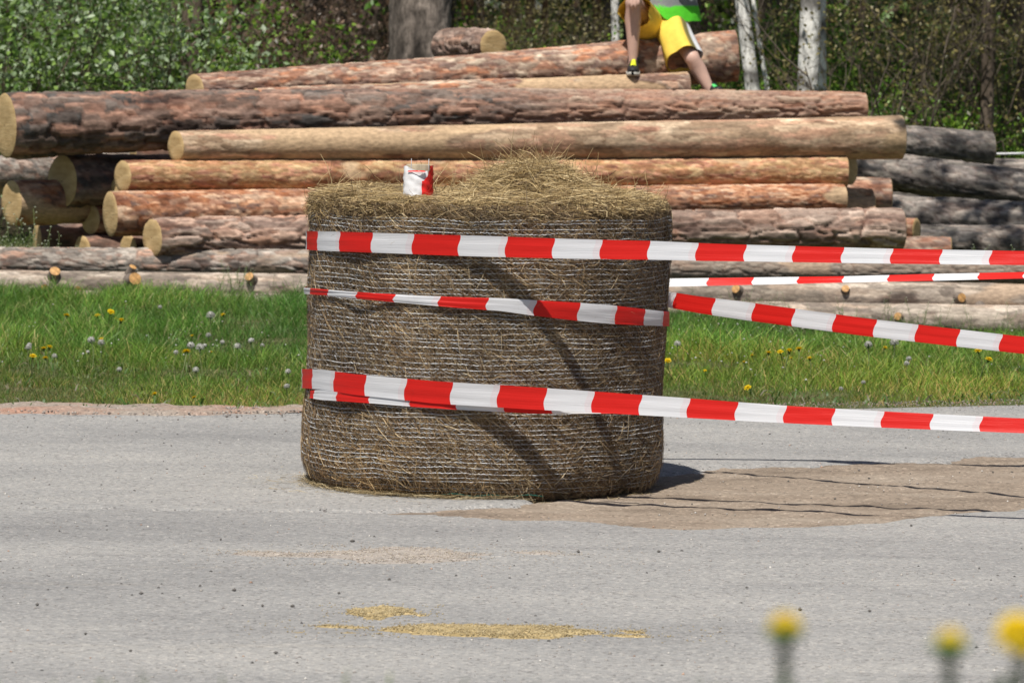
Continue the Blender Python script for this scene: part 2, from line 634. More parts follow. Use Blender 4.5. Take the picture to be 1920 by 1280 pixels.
V, T, C = scatter_road(16000, 5, 0.002, 0.0075)
r = np.random.default_rng(6)
x = r.uniform(-4, 3.4, 5200); y = y_edge(x) - np.abs(r.normal(0.1, 0.22, 5200)) + 0.05
V2, T2, C2 = stone_mesh(5200, np.stack([x, y, road_z(x, y) + 0.012], -1), r.uniform(0.003, 0.010, 5200) * np.where(x > -0.5, 0.55, 1), np.array([[0.32, 0.28, 0.25], [0.38, 0.34, 0.30], [0.22, 0.19, 0.17], [0.36, 0.22, 0.16], [0.14, 0.12, 0.11]])[r.integers(0, 5, 5200)], 16)
V, T, C = np.vstack([V, V2]), np.vstack([T, T2 + len(V)]), np.vstack([C, C2])
tag(obj('loose_gravel', make_mesh('loose_gravel', V, None, T, C), M['stone']),
    'fine loose grit and tiny stones scattered over the road', 'gravel', kind='stuff')
peb_px = [(1085, 1036), (1400, 1103), (660, 1016), (414, 1013), (636, 1113), (265, 1115), (548, 1138), (492, 1138), (160, 1190),
          (730, 1088), (1235, 1034), (1620, 976), (1708, 987), (1913, 938), (1865, 955), (1500, 1144), (1630, 1147), (517, 1226), (245, 1222), (70, 1136), (440, 1109), (375, 1101)]
pm = []
for k in range(4):
    V, T, C = stone_mesh(1, np.zeros((1, 3)), np.array([0.011]), np.array([[0.13, 0.12, 0.11]]), 200 + k)
    pm.append(make_mesh('pebble', V, None, T, C))
for k, (px, py) in enumerate(peb_px):
    p = ground_hit(px, py)
    p[2] = road_z(p[0], p[1]) + 0.004
    o = obj('pebble', pm[k % 4], M['stone'], None, p)
    s = 0.55 + 0.5 * random.Random(k).random()
    o.scale = (s, s, s)
    o.rotation_euler.z = k * 1.3
    tag(o, 'small dark pebble lying loose on the grey road', 'pebble', 'dark pebbles on the road')


# ---- sawdust drifts and pale grit drift on the road
def drift(name, cx, cy, w, d, h, seed, material, label, cat, ngr, pal):
    r = np.random.default_rng(seed)
    xs_, ys_ = np.linspace(-1.25, 1.25, 90), np.linspace(-1.25, 1.25, 50)
    X, Y = np.meshgrid(xs_, ys_, indexing='ij')
    def dens(a, b):
        dd = np.sqrt(a * a + b * b) + 0.75 * fbm(a * 2.2 * max(1, w / d * 0.4), b * 2.0, 0, seed, 4)
        return sstep(1.0, 0.45, dd)
    Dn = dens(X, Y)
    WX, WY = cx + X * w, cy + Y * d
    Z = road_z(WX, WY) - 0.004 + (h + 0.004) * Dn * (1 + 0.5 * fbm(WX * 25, WY * 25, 0, seed + 1, 3))
    o = empty(name, (cx, cy, float(road_z(cx, cy))))
    V = np.stack([WX - cx, WY - cy, Z - o.location.z], -1).reshape(-1, 3)
    me = make_mesh(name + '_layer', V, grid_faces(90, 50), smooth=True)
    me.flip_normals()
    obj('layer', me, material, o)
    a, b = r.uniform(-1.4, 1.4, ngr * 3), r.uniform(-1.4, 1.4, ngr * 3)
    k = r.uniform(0, 1, ngr * 3) < 0.03 + dens(a, b)
    a, b = a[k][:ngr], b[k][:ngr]
    n = len(a)
    gx, gy = cx + a * w, cy + b * d
    sz = r.uniform(0.0018, 0.0045, n)
    gz = road_z(gx, gy) + h * dens(a, b) + 0.001
    V, T, C = stone_mesh(n, np.stack([gx - cx, gy - cy, gz - o.location.z], -1), sz, pal[r.integers(0, len(pal), n)], seed)
    g = obj('grains', make_mesh(name + '_grains', V, None, T, C), M['stone'], o)
    g['kind'] = 'stuff'
    tag(o, label, cat)


saw = np.array([[0.40, 0.32, 0.18], [0.34, 0.27, 0.15], [0.45, 0.37, 0.22], [0.26, 0.2, 0.11]])
p = ground_hit(715, 1148); drift('sawdust_drift', p[0], p[1], 0.15, 0.17, 0.008, 3, M['sawdust'], 'small tan sawdust smear, the shorter of two on the road', 'sawdust', 1500, saw)
p = ground_hit(905, 1184); drift('sawdust_drift', p[0], p[1], 0.56, 0.15, 0.008, 14, M['sawdust'], 'long thin tan sawdust smear stretched across the road', 'sawdust', 3000, saw)
grit = np.array([[0.42, 0.36, 0.29], [0.5, 0.45, 0.38], [0.34, 0.28, 0.23]])
p = ground_hit(760, 1042); drift('grit_drift', p[0], p[1], 0.62, 0.30, 0.005, 25, M['grit'], 'pale sandy grit drift on the road before the hay bale', 'grit', 2500, grit)

# ---------------------------------------------------------------- hay bale
BX, BY = -0.122, 20.0
BZ = float(road_z(BX, BY)) - 0.006
BH = 1.195
bale = empty('hay_bale', (BX, BY, BZ), (0, R(0.9), 0))
tag(bale, 'round hay bale in white netting standing on end on the road', 'hay bale')


def bale_R(th, z, fine=True):
    th, z = np.asarray(th, float), np.asarray(z, float)
    r = 0.742 + 0.006 * np.cos(3 * th + 0.6) * 0.5
    r = r - 0.055 * np.clip(1 - z / 0.13, 0, 1) ** 2
    r = r - 0.035 * np.clip((z - (BH - 0.07)) / 0.07, 0, 1) ** 2
    r = r + 0.016 * np.exp(-((z - 0.2) / 0.2) ** 2) * np.clip(-np.sin(th), 0, 1)
    r = r + 0.010 * np.exp(-((z - 1.0) / 0.2) ** 2) * np.clip(np.sin(th), 0, 1)
    if fine:
        r = r + 0.030 * fbm(np.sin(th) * 2.6, np.cos(th) * 2.6, z * 2.4, 91, 3)
    return r


def bale_pos(th, z, off=0.0, fine=True):
    r = bale_R(th, z, fine) + off
    return np.stack([r * np.sin(th), -r * np.cos(th), np.broadcast_to(z, np.shape(r))], -1)


def top_z(x, y):
    """height of the hay on top"""
    r = np.hypot(x, y)
    z = BH + 0.015 * fbm(x * 5, y * 5, 0, 55, 3)
    z = z + 0.098 * np.exp(-(((x - 0.16) / 0.19) ** 2 + ((y + 0.05) / 0.33) ** 2) ** 1.5)
    z = z + 0.045 * np.exp(-(((x - 0.30) / 0.33) ** 2 + ((y + 0.1) / 0.45) ** 2))
    z = z + 0.02 * np.exp(-((x + 0.55) / 0.25) ** 2)
    z = z - 0.03 * sstep(0.60, 0.74, r) * (1 + 0.4 * np.sin(3 * x))
    return z


# packed core
nth, nz = 260, 90
th = np.linspace(-np.pi, np.pi, nth, endpoint=False)
zz = np.linspace(0.0, BH - 0.02, nz)
TH, ZZ = np.meshgrid(th, zz, indexing='xy')          # nz x nth
P = bale_pos(TH, ZZ, -0.012 + 0.006 * fbm(np.sin(TH) * 20, np.cos(TH) * 20, ZZ * 20, 4, 3))
rows = [P]
for k in np.linspace(0.985, 0.02, 24):
    rr = (bale_R(th, np.full(nth, BH - 0.02)) - 0.012) * k
    x, y = rr * np.sin(th), -rr * np.cos(th)
    rows.append(np.stack([x, y, top_z(x, y) - 0.012 - 0.01 * (k > 0.95)], -1)[None])
P = np.concatenate(rows, 0)
me = make_mesh('hay_core', P.reshape(-1, 3), grid_faces(P.shape[0], nth, True), smooth=True)
obj('packed_core', me, M['core'], bale)

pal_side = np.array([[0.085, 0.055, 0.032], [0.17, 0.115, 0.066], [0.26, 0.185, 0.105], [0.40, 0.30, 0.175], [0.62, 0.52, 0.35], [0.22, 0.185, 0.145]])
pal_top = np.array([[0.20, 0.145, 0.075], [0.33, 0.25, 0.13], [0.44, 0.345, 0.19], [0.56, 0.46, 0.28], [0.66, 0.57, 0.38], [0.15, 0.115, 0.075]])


def hay_side(n, seed):
    r = np.random.default_rng(seed)
    th = r.uniform(-np.pi, np.pi, n)
    front = r.uniform(0, 1, n) < 0.45
    th = np.where(front, r.uniform(-1.75, 1.75, n), th)
    z = r.uniform(0.005, BH - 0.01, n)
    nrm = np.stack([np.sin(th), -np.cos(th), np.zeros(n)], -1)
    tan = np.stack([np.cos(th), np.sin(th), np.zeros(n)], -1)
    # the lay of the hay changes over the bale in broad swirls
    sw = 1.3 * fbm(np.sin(th) * 1.8, np.cos(th) * 1.8, z * 1.6, 12, 2)
    phi = np.where(r.uniform(0, 1, n) < 0.6, -0.55 + sw + r.normal(0, 0.45, n), r.uniform(-1.57, 1.57, n))
    D = tan * np.cos(phi)[:, None] + np.array([0, 0, 1.0]) * np.sin(phi)[:, None] + nrm * r.normal(0, 0.05, n)[:, None]
    D /= np.linalg.norm(D, axis=1)[:, None]
    L = r.uniform(0.025, 0.11, n) * np.where(r.uniform(0, 1, n) < 0.1, 1.7, 1)
    W = r.uniform(0.0009, 0.0026, n)
    off = r.uniform(-0.008, 0.005, n) - L * L * 0.10
    P0 = bale_pos(th, z, off) - D * (L / 2)[:, None]
    P0[:, 2] = np.clip(P0[:, 2], 0.004, BH)
    curl = nrm * (L * L * 0.30 + r.uniform(0, 0.006, n))[:, None] + tan * r.normal(0, 0.004, n)[:, None] + np.array([0, 0, 1.0]) * r.normal(0, 0.005, n)[:, None]
    Nn = nrm + r.normal(0, 0.55, (n, 3))
    pr = np.array([0.22, 0.26, 0.21, 0.14, 0.08, 0.09])
    pk = r.choice(6, n, p=pr)
    patch = fbm(np.sin(th) * 2.5, np.cos(th) * 2.5, z * 2.2, 66, 3)
    C = pal_side[pk] * r.uniform(0.8, 1.2, (n, 1)) * (1 + 0.75 * patch)[:, None]
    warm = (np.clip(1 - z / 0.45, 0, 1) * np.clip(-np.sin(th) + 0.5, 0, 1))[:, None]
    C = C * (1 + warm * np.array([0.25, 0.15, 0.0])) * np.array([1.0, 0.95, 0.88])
    return ribbons(P0, D, L, W, Nn, curl, C, 3)


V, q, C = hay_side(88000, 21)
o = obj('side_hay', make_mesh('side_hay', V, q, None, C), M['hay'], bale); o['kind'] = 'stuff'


def hay_top(n, seed):
    r = np.random.default_rng(seed)
    rr = 0.735 * np.sqrt(r.uniform(0, 1, n))
    a = r.uniform(-np.pi, np.pi, n)
    edge = r.uniform(0, 1, n) < 0.28
    rr = np.where(edge, r.uniform(0.62, 0.745, n), rr)
    a = np.where(edge, r.uniform(-1.9, 1.9, n), a)
    x, y = rr * np.sin(a), -rr * np.cos(a)
    heap = r.uniform(0, 1, n) < 0.28
    x = np.where(heap, 0.2 + r.normal(0, 0.20, n), x)
    y = np.where(heap, -0.12 + r.normal(0, 0.2, n), y)
    lim = np.hypot(x, y)
    k = np.where(lim > 0.74, 0.74 / lim, 1)
    x, y = x * k, y * k
    z = top_z(x, y) + r.uniform(-0.012, 0.012, n)
    az = r.uniform(-np.pi, np.pi, n)
    horiz = r.uniform(0, 1, n) < 0.55
    az = np.where(horiz, r.normal(0, 0.5, n) + np.pi * r.integers(0, 2, n), az)
    heapv = np.exp(-(((x - 0.2) / 0.25) ** 2 + ((y + 0.1) / 0.4) ** 2))
    el = r.normal(0.02, 0.16, n) + np.abs(r.normal(0, 0.2, n)) * heapv
    spike = r.uniform(0, 1, n) < 0.012 + 0.022 * heapv
    el = np.where(spike, r.uniform(0.5, 1.4, n), el)
    # near the rim the hay droops over the netting
    rim = sstep(0.64, 0.74, np.hypot(x, y)) * np.clip(0.75 - np.sin(np.arctan2(x, -y)) * 0.9, 0.12, 1.5)
    D = np.stack([np.cos(az) * np.cos(el), np.sin(az) * np.cos(el), np.sin(el)], -1)
    L = r.uniform(0.06, 0.23, n) * np.where(spike, 0.8, 1)
    W = r.uniform(0.0012, 0.0040, n)
    out = np.stack([np.sin(np.arctan2(x, -y)), -np.cos(np.arctan2(x, -y)), np.zeros(n)], -1)
    P0 = np.stack([x, y, z], -1) - D * (L / 2)[:, None] * np.where(spike, 0.1, 1)[:, None]
    # pull points back inside the rim
    rad = np.hypot(P0[:, 0], P0[:, 1])
    s = np.where(rad > 0.75, 0.75 / rad, 1)
    P0[:, 0] *= s; P0[:, 1] *= s
    curl = r.normal(0, 0.008, (n, 3)) + out * (rim * 0.012)[:, None]
    curl[:, 2] += 0.006
    P0[:, 2] -= rim * r.uniform(0, 0.045, n)
    E = P0 + D * L[:, None]
    er = np.hypot(E[:, 0], E[:, 1])
    lim2 = 0.752 + r.uniform(0, 0.018, n)
    over = np.where(er > lim2, lim2 / er, 1)
    E[:, 0] *= over; E[:, 1] *= over
    E[:, 2] -= rim * r.uniform(0, 0.035, n) * (~spike)
    D = E - P0
    L = np.linalg.norm(D, axis=1) + 1e-4
    D = D / L[:, None]
    pr = np.array([0.22, 0.22, 0.20, 0.15, 0.09, 0.12])
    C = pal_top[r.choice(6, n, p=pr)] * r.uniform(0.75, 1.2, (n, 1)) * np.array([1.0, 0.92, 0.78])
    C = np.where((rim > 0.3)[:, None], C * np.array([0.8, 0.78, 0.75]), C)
    Nn = np.array([0, -0.4, 1.0]) + r.normal(0, 0.6, (n, 3))
    return ribbons(P0, D, L, W, Nn, curl, C, 3)


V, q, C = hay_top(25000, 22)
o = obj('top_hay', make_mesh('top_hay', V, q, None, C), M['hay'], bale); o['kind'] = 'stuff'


def hay_fuzz(n, seed):
    """stalks that stick out through the net"""
    r = np.random.default_rng(seed)
    th = r.uniform(-np.pi, np.pi, n)
    z = r.uniform(0.02, BH, n)
    nrm = np.stack([np.sin(th), -np.cos(th), np.zeros(n)], -1)
    D = nrm * 0.5 + r.normal(0, 0.6, (n, 3))
    D /= np.linalg.norm(D, axis=1)[:, None]
    L = r.uniform(0.012, 0.045, n)
    P0 = bale_pos(th, z, -0.004)
    C = pal_side[r.choice(6, n, p=[0.3, 0.2, 0.2, 0.15, 0.1, 0.05])]
    return ribbons(P0, D, L, r.uniform(0.0008, 0.0016, n), nrm + r.normal(0, 1, (n, 3)), r.normal(0, 0.006, (n, 3)), C, 2)


V, q, C = hay_fuzz(5000, 23)
o = obj('stray_stalks', make_mesh('stray_stalks', V, q, None, C), M['hay'], bale); o['kind'] = 'stuff'

# netting: strings round the bale and thin zigzag threads between them
mb = MB()
nstr = 56
ths = np.linspace(-np.pi, np.pi, 420)
zk = []
for k in range(nstr):
    z0 = 0.03 + (BH - 0.09) * k / (nstr - 1) + random.Random(k).uniform(-0.004, 0.004)
    wob = 0.010 * fbm(np.sin(ths) * 5, np.cos(ths) * 5, k * 0.31, 3, 3) + 0.010 * fbm(np.sin(ths) * 2, np.cos(ths) * 2, z0 * 6, 8, 2)
    upz = sstep(0.95, 1.15, z0)
    wob = wob + upz * 0.030 * fbm(np.sin(ths) * 2.2, np.cos(ths) * 2.2, z0 * 3, 14, 3)
    jag = 0.0016 * np.where((np.arange(len(ths)) % 2) == 0, 1, -1) * (vnoise(ths * 3, k, 0, 5) > 0)
    z = np.clip(z0 + wob + jag, 0.02, BH - 0.035)
    zk.append(z)
    Pk = bale_pos(ths, z, 0.0035 + 0.002 * vnoise(ths * 9, k, 0, 77))
    rad = 0.0014 + 0.0007 * (random.Random(k + 99).random())
    V, q, t = tube(Pk, rad, 3, caps=False)
    mb.add(V, q)
o = obj('net_strings', mb.mesh('net_strings', True), M['net'], bale); o['kind'] = 'stuff'
allV, allq, nb = [], [], 0
for k in range(nstr - 1):
    m = 150
    idx = np.linspace(0, len(ths) - 1, m)
    tz = np.interp(idx, np.arange(len(ths)), ths)
    za = np.interp(idx, np.arange(len(ths)), zk[k])
    zb = np.interp(idx, np.arange(len(ths)), zk[k + 1])
    z = np.where(np.arange(m) % 2 == 0, za, zb)
    tz = tz + (np.random.default_rng(k).uniform(-0.3, 0.3, m)) * (tz[1] - tz[0])
    Pk = bale_pos(tz, z, 0.003)
    V, q, t = tube(Pk, 0.00075, 3, caps=False)
    allV.append(V); allq.append(q + nb); nb += len(V)
o = obj('net_threads', make_mesh('net_threads', np.vstack(allV), np.vstack(allq), smooth=True), M['net'], bale); o['kind'] = 'stuff'
tz = np.linspace(-0.25, 0.35, 40)
V, q, t = tube(bale_pos(tz, 0.022 + 0.004 * np.sin(tz * 30), 0.012), 0.003, 5)
obj('green_twine', make_mesh('green_twine', V, q, t, smooth=True), M['twine'], bale)

# loose hay on the road round the bale
r = np.random.default_rng(31)
n = 2600
th = r.uniform(-np.pi, np.pi, n)
th = np.where(r.uniform(0, 1, n) < 0.5, r.normal(-0.9, 0.5, n), th)
rr = 0.70 + np.abs(r.normal(0, 0.035, n)) + (r.uniform(0, 1, n) < 0.06) * r.uniform(0, 0.25, n)
x, y = BX + rr * np.sin(th), BY - rr * np.cos(th)
az = th + r.normal(0, 0.6, n)
D = np.stack([np.cos(az), np.sin(az), r.normal(0.0, 0.05, n)], -1)
L = r.uniform(0.03, 0.11, n)
P0 = np.stack([x, y, road_z(x, y) + r.uniform(0.003, 0.016, n)], -1) - D * L[:, None] / 2
P0[:, 2] = np.maximum(P0[:, 2], road_z(x, y) + 0.002)
V, q, C = ribbons(P0, D, L, r.uniform(0.0012, 0.0028, n), np.array([0, 0, 1.0]) + r.normal(0, 0.4, (n, 3)), r.normal(0, 0.004, (n, 3)), pal_top[r.choice(6, n, p=[0.2, 0.25, 0.25, 0.15, 0.07, 0.08])], 2)
tag(obj('loose_hay', make_mesh('loose_hay', V, q, None, C), M['hay']), 'loose hay shed on the road round the foot of the bale', 'hay', kind='stuff')


# ---------------------------------------------------------------- barrier tapes
def densify(P, step=0.02):
    P = np.asarray(P, float)
    s = np.concatenate([[0], np.cumsum(np.linalg.norm(np.diff(P, axis=0), axis=1))])
    n = max(3, int(s[-1] / step))
    ss = np.linspace(0, s[-1], n)
    return np.stack([np.interp(ss, s, P[:, i]) for i in range(3)], -1), ss


def tape_mesh(name, P, width, tilt, u0, wr=0.0025, seed=0, nacross=7):
    """P centre line, width and tilt (rad, top edge leaning away) per point"""
    P = np.asarray(P, float)
    n = len(P)
    width = np.broadcast_to(width, (n,)); tilt = np.broadcast_to(tilt, (n,))
    T = np.gradient(P, axis=0); T /= np.linalg.norm(T, axis=1)[:, None]
    H = np.cross(T, np.array([0, 0, 1.0])); H /= np.linalg.norm(H, axis=1)[:, None]   # horizontal normal
    U = np.cross(H, T)
    s = np.concatenate([[0], np.cumsum(np.linalg.norm(np.diff(P, axis=0), axis=1))])
    vv = np.linspace(-0.5, 0.5, nacross)
    X = np.zeros((n, nacross, 3)); al = np.zeros((n, nacross)); ac = np.zeros((n, nacross))
    for j, v in enumerate(vv):
        off = U * (np.cos(tilt) * v * width)[:, None] - H * (np.sin(tilt) * v * width)[:, None]
        wv = wr * fbm(s * 4, v * 7, seed, seed, 3) + 0.0012 * np.sin(v * 14 + seed)
        X[:, j] = P + off + H * np.asarray(wv)[:, None]
        al[:, j] = s + u0
        ac[:, j] = v + 0.5
    return make_mesh(name, X.reshape(-1, 3), grid_faces(n, nacross), None, None, True, {'along': al.ravel(), 'across': ac.ravel()})


def ctrl(xs_, ys_):
    return lambda x: np.interp(x, xs_, ys_)


def to_px(P):
    d = (np.asarray(P) - np.array([0, 0, CAM_Z])) @ RC
    return 960 + FPX * d[..., 0] / -d[..., 2], 640 - FPX * d[..., 1] / -d[..., 2]


def z_at(py, Y):
    return CAM_Z + ray(960, py)[2] * Y


_ths = np.linspace(-np.pi, np.pi, 721)


def hull_R(z):
    """radius at which a taut tape runs round the bale at height z"""
    r = np.max([bale_R(_ths, np.full(721, z + dz)) for dz in (-0.04, 0, 0.04)], 0)
    k = 30
    e = np.concatenate([r[-k - 1:-1], r, r[1:k + 1]])
    m = np.array([e[i:i + 2 * k + 1].max() for i in range(721)])
    e = np.concatenate([m[-k - 1:-1], m, m[1:k + 1]])
    return np.convolve(e, np.ones(2 * k + 1) / (2 * k + 1), 'valid') + 0.014


def wrap_path(th0, th1, z=0.6, n=120, off=0.0):
    th = np.linspace(th0, th1, n)
    r = np.interp(np.mod(th + np.pi, 2 * np.pi) - np.pi, _ths, hull_R(z)) + off
    lean = math.sin(R(0.9)) * z
    return np.stack([BX + lean + r * np.sin(th), BY - r * np.cos(th)], -1)


def run_tape(th0, th1, end, ycen, z):
    """wraps from angle th0 to th1 then runs straight to end = (x, y)"""
    W = wrap_path(th0, th1, z)
    L = np.stack([np.linspace(W[-1, 0], end[0], 160), np.linspace(W[-1, 1], end[1], 160)], -1)[1:]
    P2 = np.vstack([W, L]) if end is not None else W
    P3 = np.column_stack([P2, np.zeros(len(P2))])
    px = 960 + FPX * P2[:, 0] / P2[:, 1]
    back = P2[:, 1] > BY
    k = np.arange(len(P2)) < len(W)
    pxe = px
    P3[:, 2] = [z_at(ycen(x), y) for x, y in zip(pxe, P2[:, 1])]
    return P3, px


tape_tags = []


def finish_tape(P, px, wpx, tiltf, red_px, parent_label, seed, name='barrier_tape', root=None, part='film', wr=0.0025):
    Pd, s = densify(P, 0.018)
    pxd = 960 + FPX * Pd[:, 0] / Pd[:, 1]
    w = wpx(pxd) * Pd[:, 1] / FPX
    tl = tiltf(pxd)
    w = w / np.maximum(np.cos(tl), 0.25)
    # phase: red band starts at red_px on the visible side
    vis = np.where(Pd[:, 1] < BY + 0.9)[0]
    kk = len(pxd) - 1 - np.argmin(np.abs(pxd[::-1] - red_px))
    u0 = -s[kk]
    me = tape_mesh(part, Pd, w, tl, u0 + 0.392 * 40, wr, seed)
    if root is None:
        root = empty(name, (0, 0, 0))
        c = Vector(Pd.mean(0))
        root.location = c
        tag(root, parent_label, 'barrier tape')
    o = obj(part, me, M['tape'], root)
    o.location = -root.location
    return root


STK1, STK2 = (4.25, 18.02), (4.3, 20.75)
# top tape
y1 = ctrl([560, 600, 640, 815, 1067, 1230, 1315, 1657, 1900, 2900], [450, 452, 453, 459, 466.5, 469.5, 472.5, 480, 483.5, 496])
w1 = ctrl([560, 620, 900, 1230, 1400, 1657, 1900, 2900], [34, 37, 39, 35, 31, 28, 26, 26])
t1 = ctrl([560, 850, 1300, 1900, 2900], [0.0, 0.0, 0.18, 0.35, 0.35])
P, px = run_tape(R(-170), R(-15), STK1, y1, 1.02)
finish_tape(P, px, w1, t1, 945, 'highest red and white tape, wrapped near the top of the bale and running off sideways', 1)
# bottom tape
y3 = ctrl([560, 600, 660, 812, 976, 1143, 1312, 1483, 1657, 1900, 2900], [709, 711, 720, 735, 745, 755, 766, 777, 786, 797, 830])
w3 = ctrl([560, 620, 812, 976, 1143, 1312, 1483, 1657, 1900, 2900], [36, 38, 42, 42, 39, 36, 32, 30, 27, 26])
P, px = run_tape(R(-170), R(-13), STK1, y3, 0.41)
rt = finish_tape(P, px, w3, t1, 933, 'lowest red and white tape with a folded lower edge round the bale foot', 2)
y3b = ctrl([560, 590, 700, 780, 870, 1000, 1180, 1260], [738, 739, 746, 753, 759, 766, 771, 772])
w3b = ctrl([560, 580, 600, 700, 1000, 1180, 1260], [3, 14, 19, 20, 18, 8, 4])
W = wrap_path(R(-70), R(-10), 0.36, 60, -0.004)
dirv = np.array([math.cos(R(-10)), math.sin(R(-10))])
L = W[-1] + np.linspace(0, 0.72, 60)[1:, None] * dirv
P2 = np.vstack([W, L])
P = np.column_stack([P2, [z_at(y3b(960 + FPX * a / b), b) for a, b in P2]])
finish_tape(P, None, w3b, ctrl([0, 2000], [0.1, 0.1]), 950, None, 3, root=rt, part='folded_edge')
# middle wrap (round the bale only)
y2 = ctrl([570, 580, 650, 700, 780, 860, 940, 1000, 1080, 1150, 1240, 1300], [545, 546, 552, 556, 562, 567, 571, 577, 584, 590, 597, 600])
w2 = ctrl([570, 700, 780, 860, 940, 1000, 1080, 1150, 1240, 1300], [11, 13, 16, 20, 24, 29, 34, 35, 28, 26])
thf = np.linspace(R(-178), R(178), 300)
P2 = wrap_path(R(-178), R(178), 0.75, 300)
fr = np.where(np.abs(thf) > R(90), 0.0, 1.0)
zz = []
for (a, b) in P2:
    yy = min(b, BY)
    zz.append(z_at(y2(960 + FPX * a / b), yy))
P = np.column_stack([P2, zz])
finish_tape(P, None, w2, ctrl([0, 2000], [0.0, 0.0]), 820, 'slack narrow red and white tape circling the middle of the bale', 4, wr=0.005)
# rear thin twisted tape
y4 = ctrl([900, 1245, 1410, 1577, 1745, 1920, 2900], [532, 530, 527, 524, 520, 516, 500])
w4 = ctrl([900, 1245, 1410, 1577, 1745, 1920, 2900], [14, 15, 13, 11, 12, 11, 12])
P, px = run_tape(R(230), R(177), STK2, y4, 0.82)
finish_tape(P, px, w4, ctrl([900, 1245, 1500, 1700, 1920, 2900], [0.6, 0.7, 1.0, 0.9, 1.0, 1.0]), 1325, 'thin twisted red and white tape leaving the back of the bale level', 5)
# rear wide tape dropping towards the viewer
y5 = ctrl([700, 1245, 1310, 1465, 1622, 1785, 1920, 2900], [540, 560, 571, 592, 613, 632, 647, 700])
w5 = ctrl([700, 1245, 1400, 1920, 2900], [28, 29, 34, 32, 32])
P, px = run_tape(R(210), R(147), STK1, y5, 0.74)
finish_tape(P, px, w5, ctrl([700, 1245, 1920, 2900], [0.0, 0.1, 0.15, 0.2]), 1268, 'broad red and white tape sloping down from behind the bale', 6)


# stakes outside the frame that hold the tape ends
def stake(x, y, top, label):
    o = empty('tape_stake', (x, y, float(terrain(x, y))))
    z0 = -0.2
    h = top - o.location.z
    V, q, t = tube(np.array([[0, 0, -0.15], [0, 0, h * 0.5], [0.005, 0, h - 0.03], [0.005, 0, h]]), [0.03, 0.03, 0.029, 0.022], 9, up=(0, 1, 0))
    obj('post', make_mesh('post', V, q, t, smooth=False), M['wood'], o)
    tag(o, label, 'stake')


stake(4.27, 18.04, 1.25, 'round wooden stake at the ends of the three nearer tapes')
stake(4.32, 20.77, 1.1, 'round wooden stake at the end of the thin twisted tape')

# stump of a stake wrapped in tape, stuck in the hay on top of the bale
ws = empty('wrapped_stake', (0, 0, 0))
bp = at(783, 356, 19.55)
ws.location = bp + np.array([0, 0, -0.02])
ws.rotation_euler = (R(-3), R(2), 0.35)
V, q, t = tube(np.array([[0, 0, -0.06], [0, 0, 0.05], [0, 0, 0.118], [0, 0, 0.124]]), [0.050, 0.050, 0.050, 0.046], 14, up=(0, 1, 0))
obj('stake', make_mesh('stake_stub', V, q, t, smooth=False), M['wood'], ws)


def wrapband(name, a0, a1, zb, zt, rad, c, seed):
    n, k = 26, 9
    A, Kk = np.meshgrid(np.linspace(a0, a1, n), np.linspace(0, 1, k), indexing='ij')
    z = zb(A) + (zt(A) - zb(A)) * Kk
    rr = rad + 0.004 * fbm(A * 4, z * 40, seed, seed, 3) + 0.003 * np.sin(z * 160 + A * 5) + 0.004 * (1 - Kk)
    V = np.stack([rr * np.sin(A), -rr * np.cos(A), z], -1).reshape(-1, 3)
    m = plain_mat(name, c, 0.4, 0.06, 20, 0.4)
    obj(name, make_mesh(name, V, grid_faces(n, k), smooth=True), m, ws)


wrapband('white_film', R(-120), R(25), lambda A: 0.0 * A - 0.01, lambda A: 0.105 - 0.012 * np.cos(A * 2), 0.056, (0.78, 0.77, 0.78), 2)
wrapband('red_film', R(-4), R(130), lambda A: 0.0 * A - 0.015, lambda A: 0.055 + 0.065 * sstep(R(0), R(50), A), 0.062, (0.70, 0.022, 0.016), 3)
wrapband('red_film', R(-60), R(10), lambda A: 0.0 * A + 0.092, lambda A: 0.0 * A + 0.097, 0.061, (0.72, 0.03, 0.03), 4)
for a in (R(-52), R(42)):
    V, q, t = tube(np.array([[0.05 * math.sin(a), -0.05 * math.cos(a), 0.06], [0.05 * math.sin(a), -0.05 * math.cos(a), 0.146]]), 0.0014, 5, up=(0, 1, 0))
    obj('nail', make_mesh('nail', V, q, t), M['steel'], ws)
tag(ws, 'stub of a stake wrapped in red and white film stuck in the bale top', 'stake')

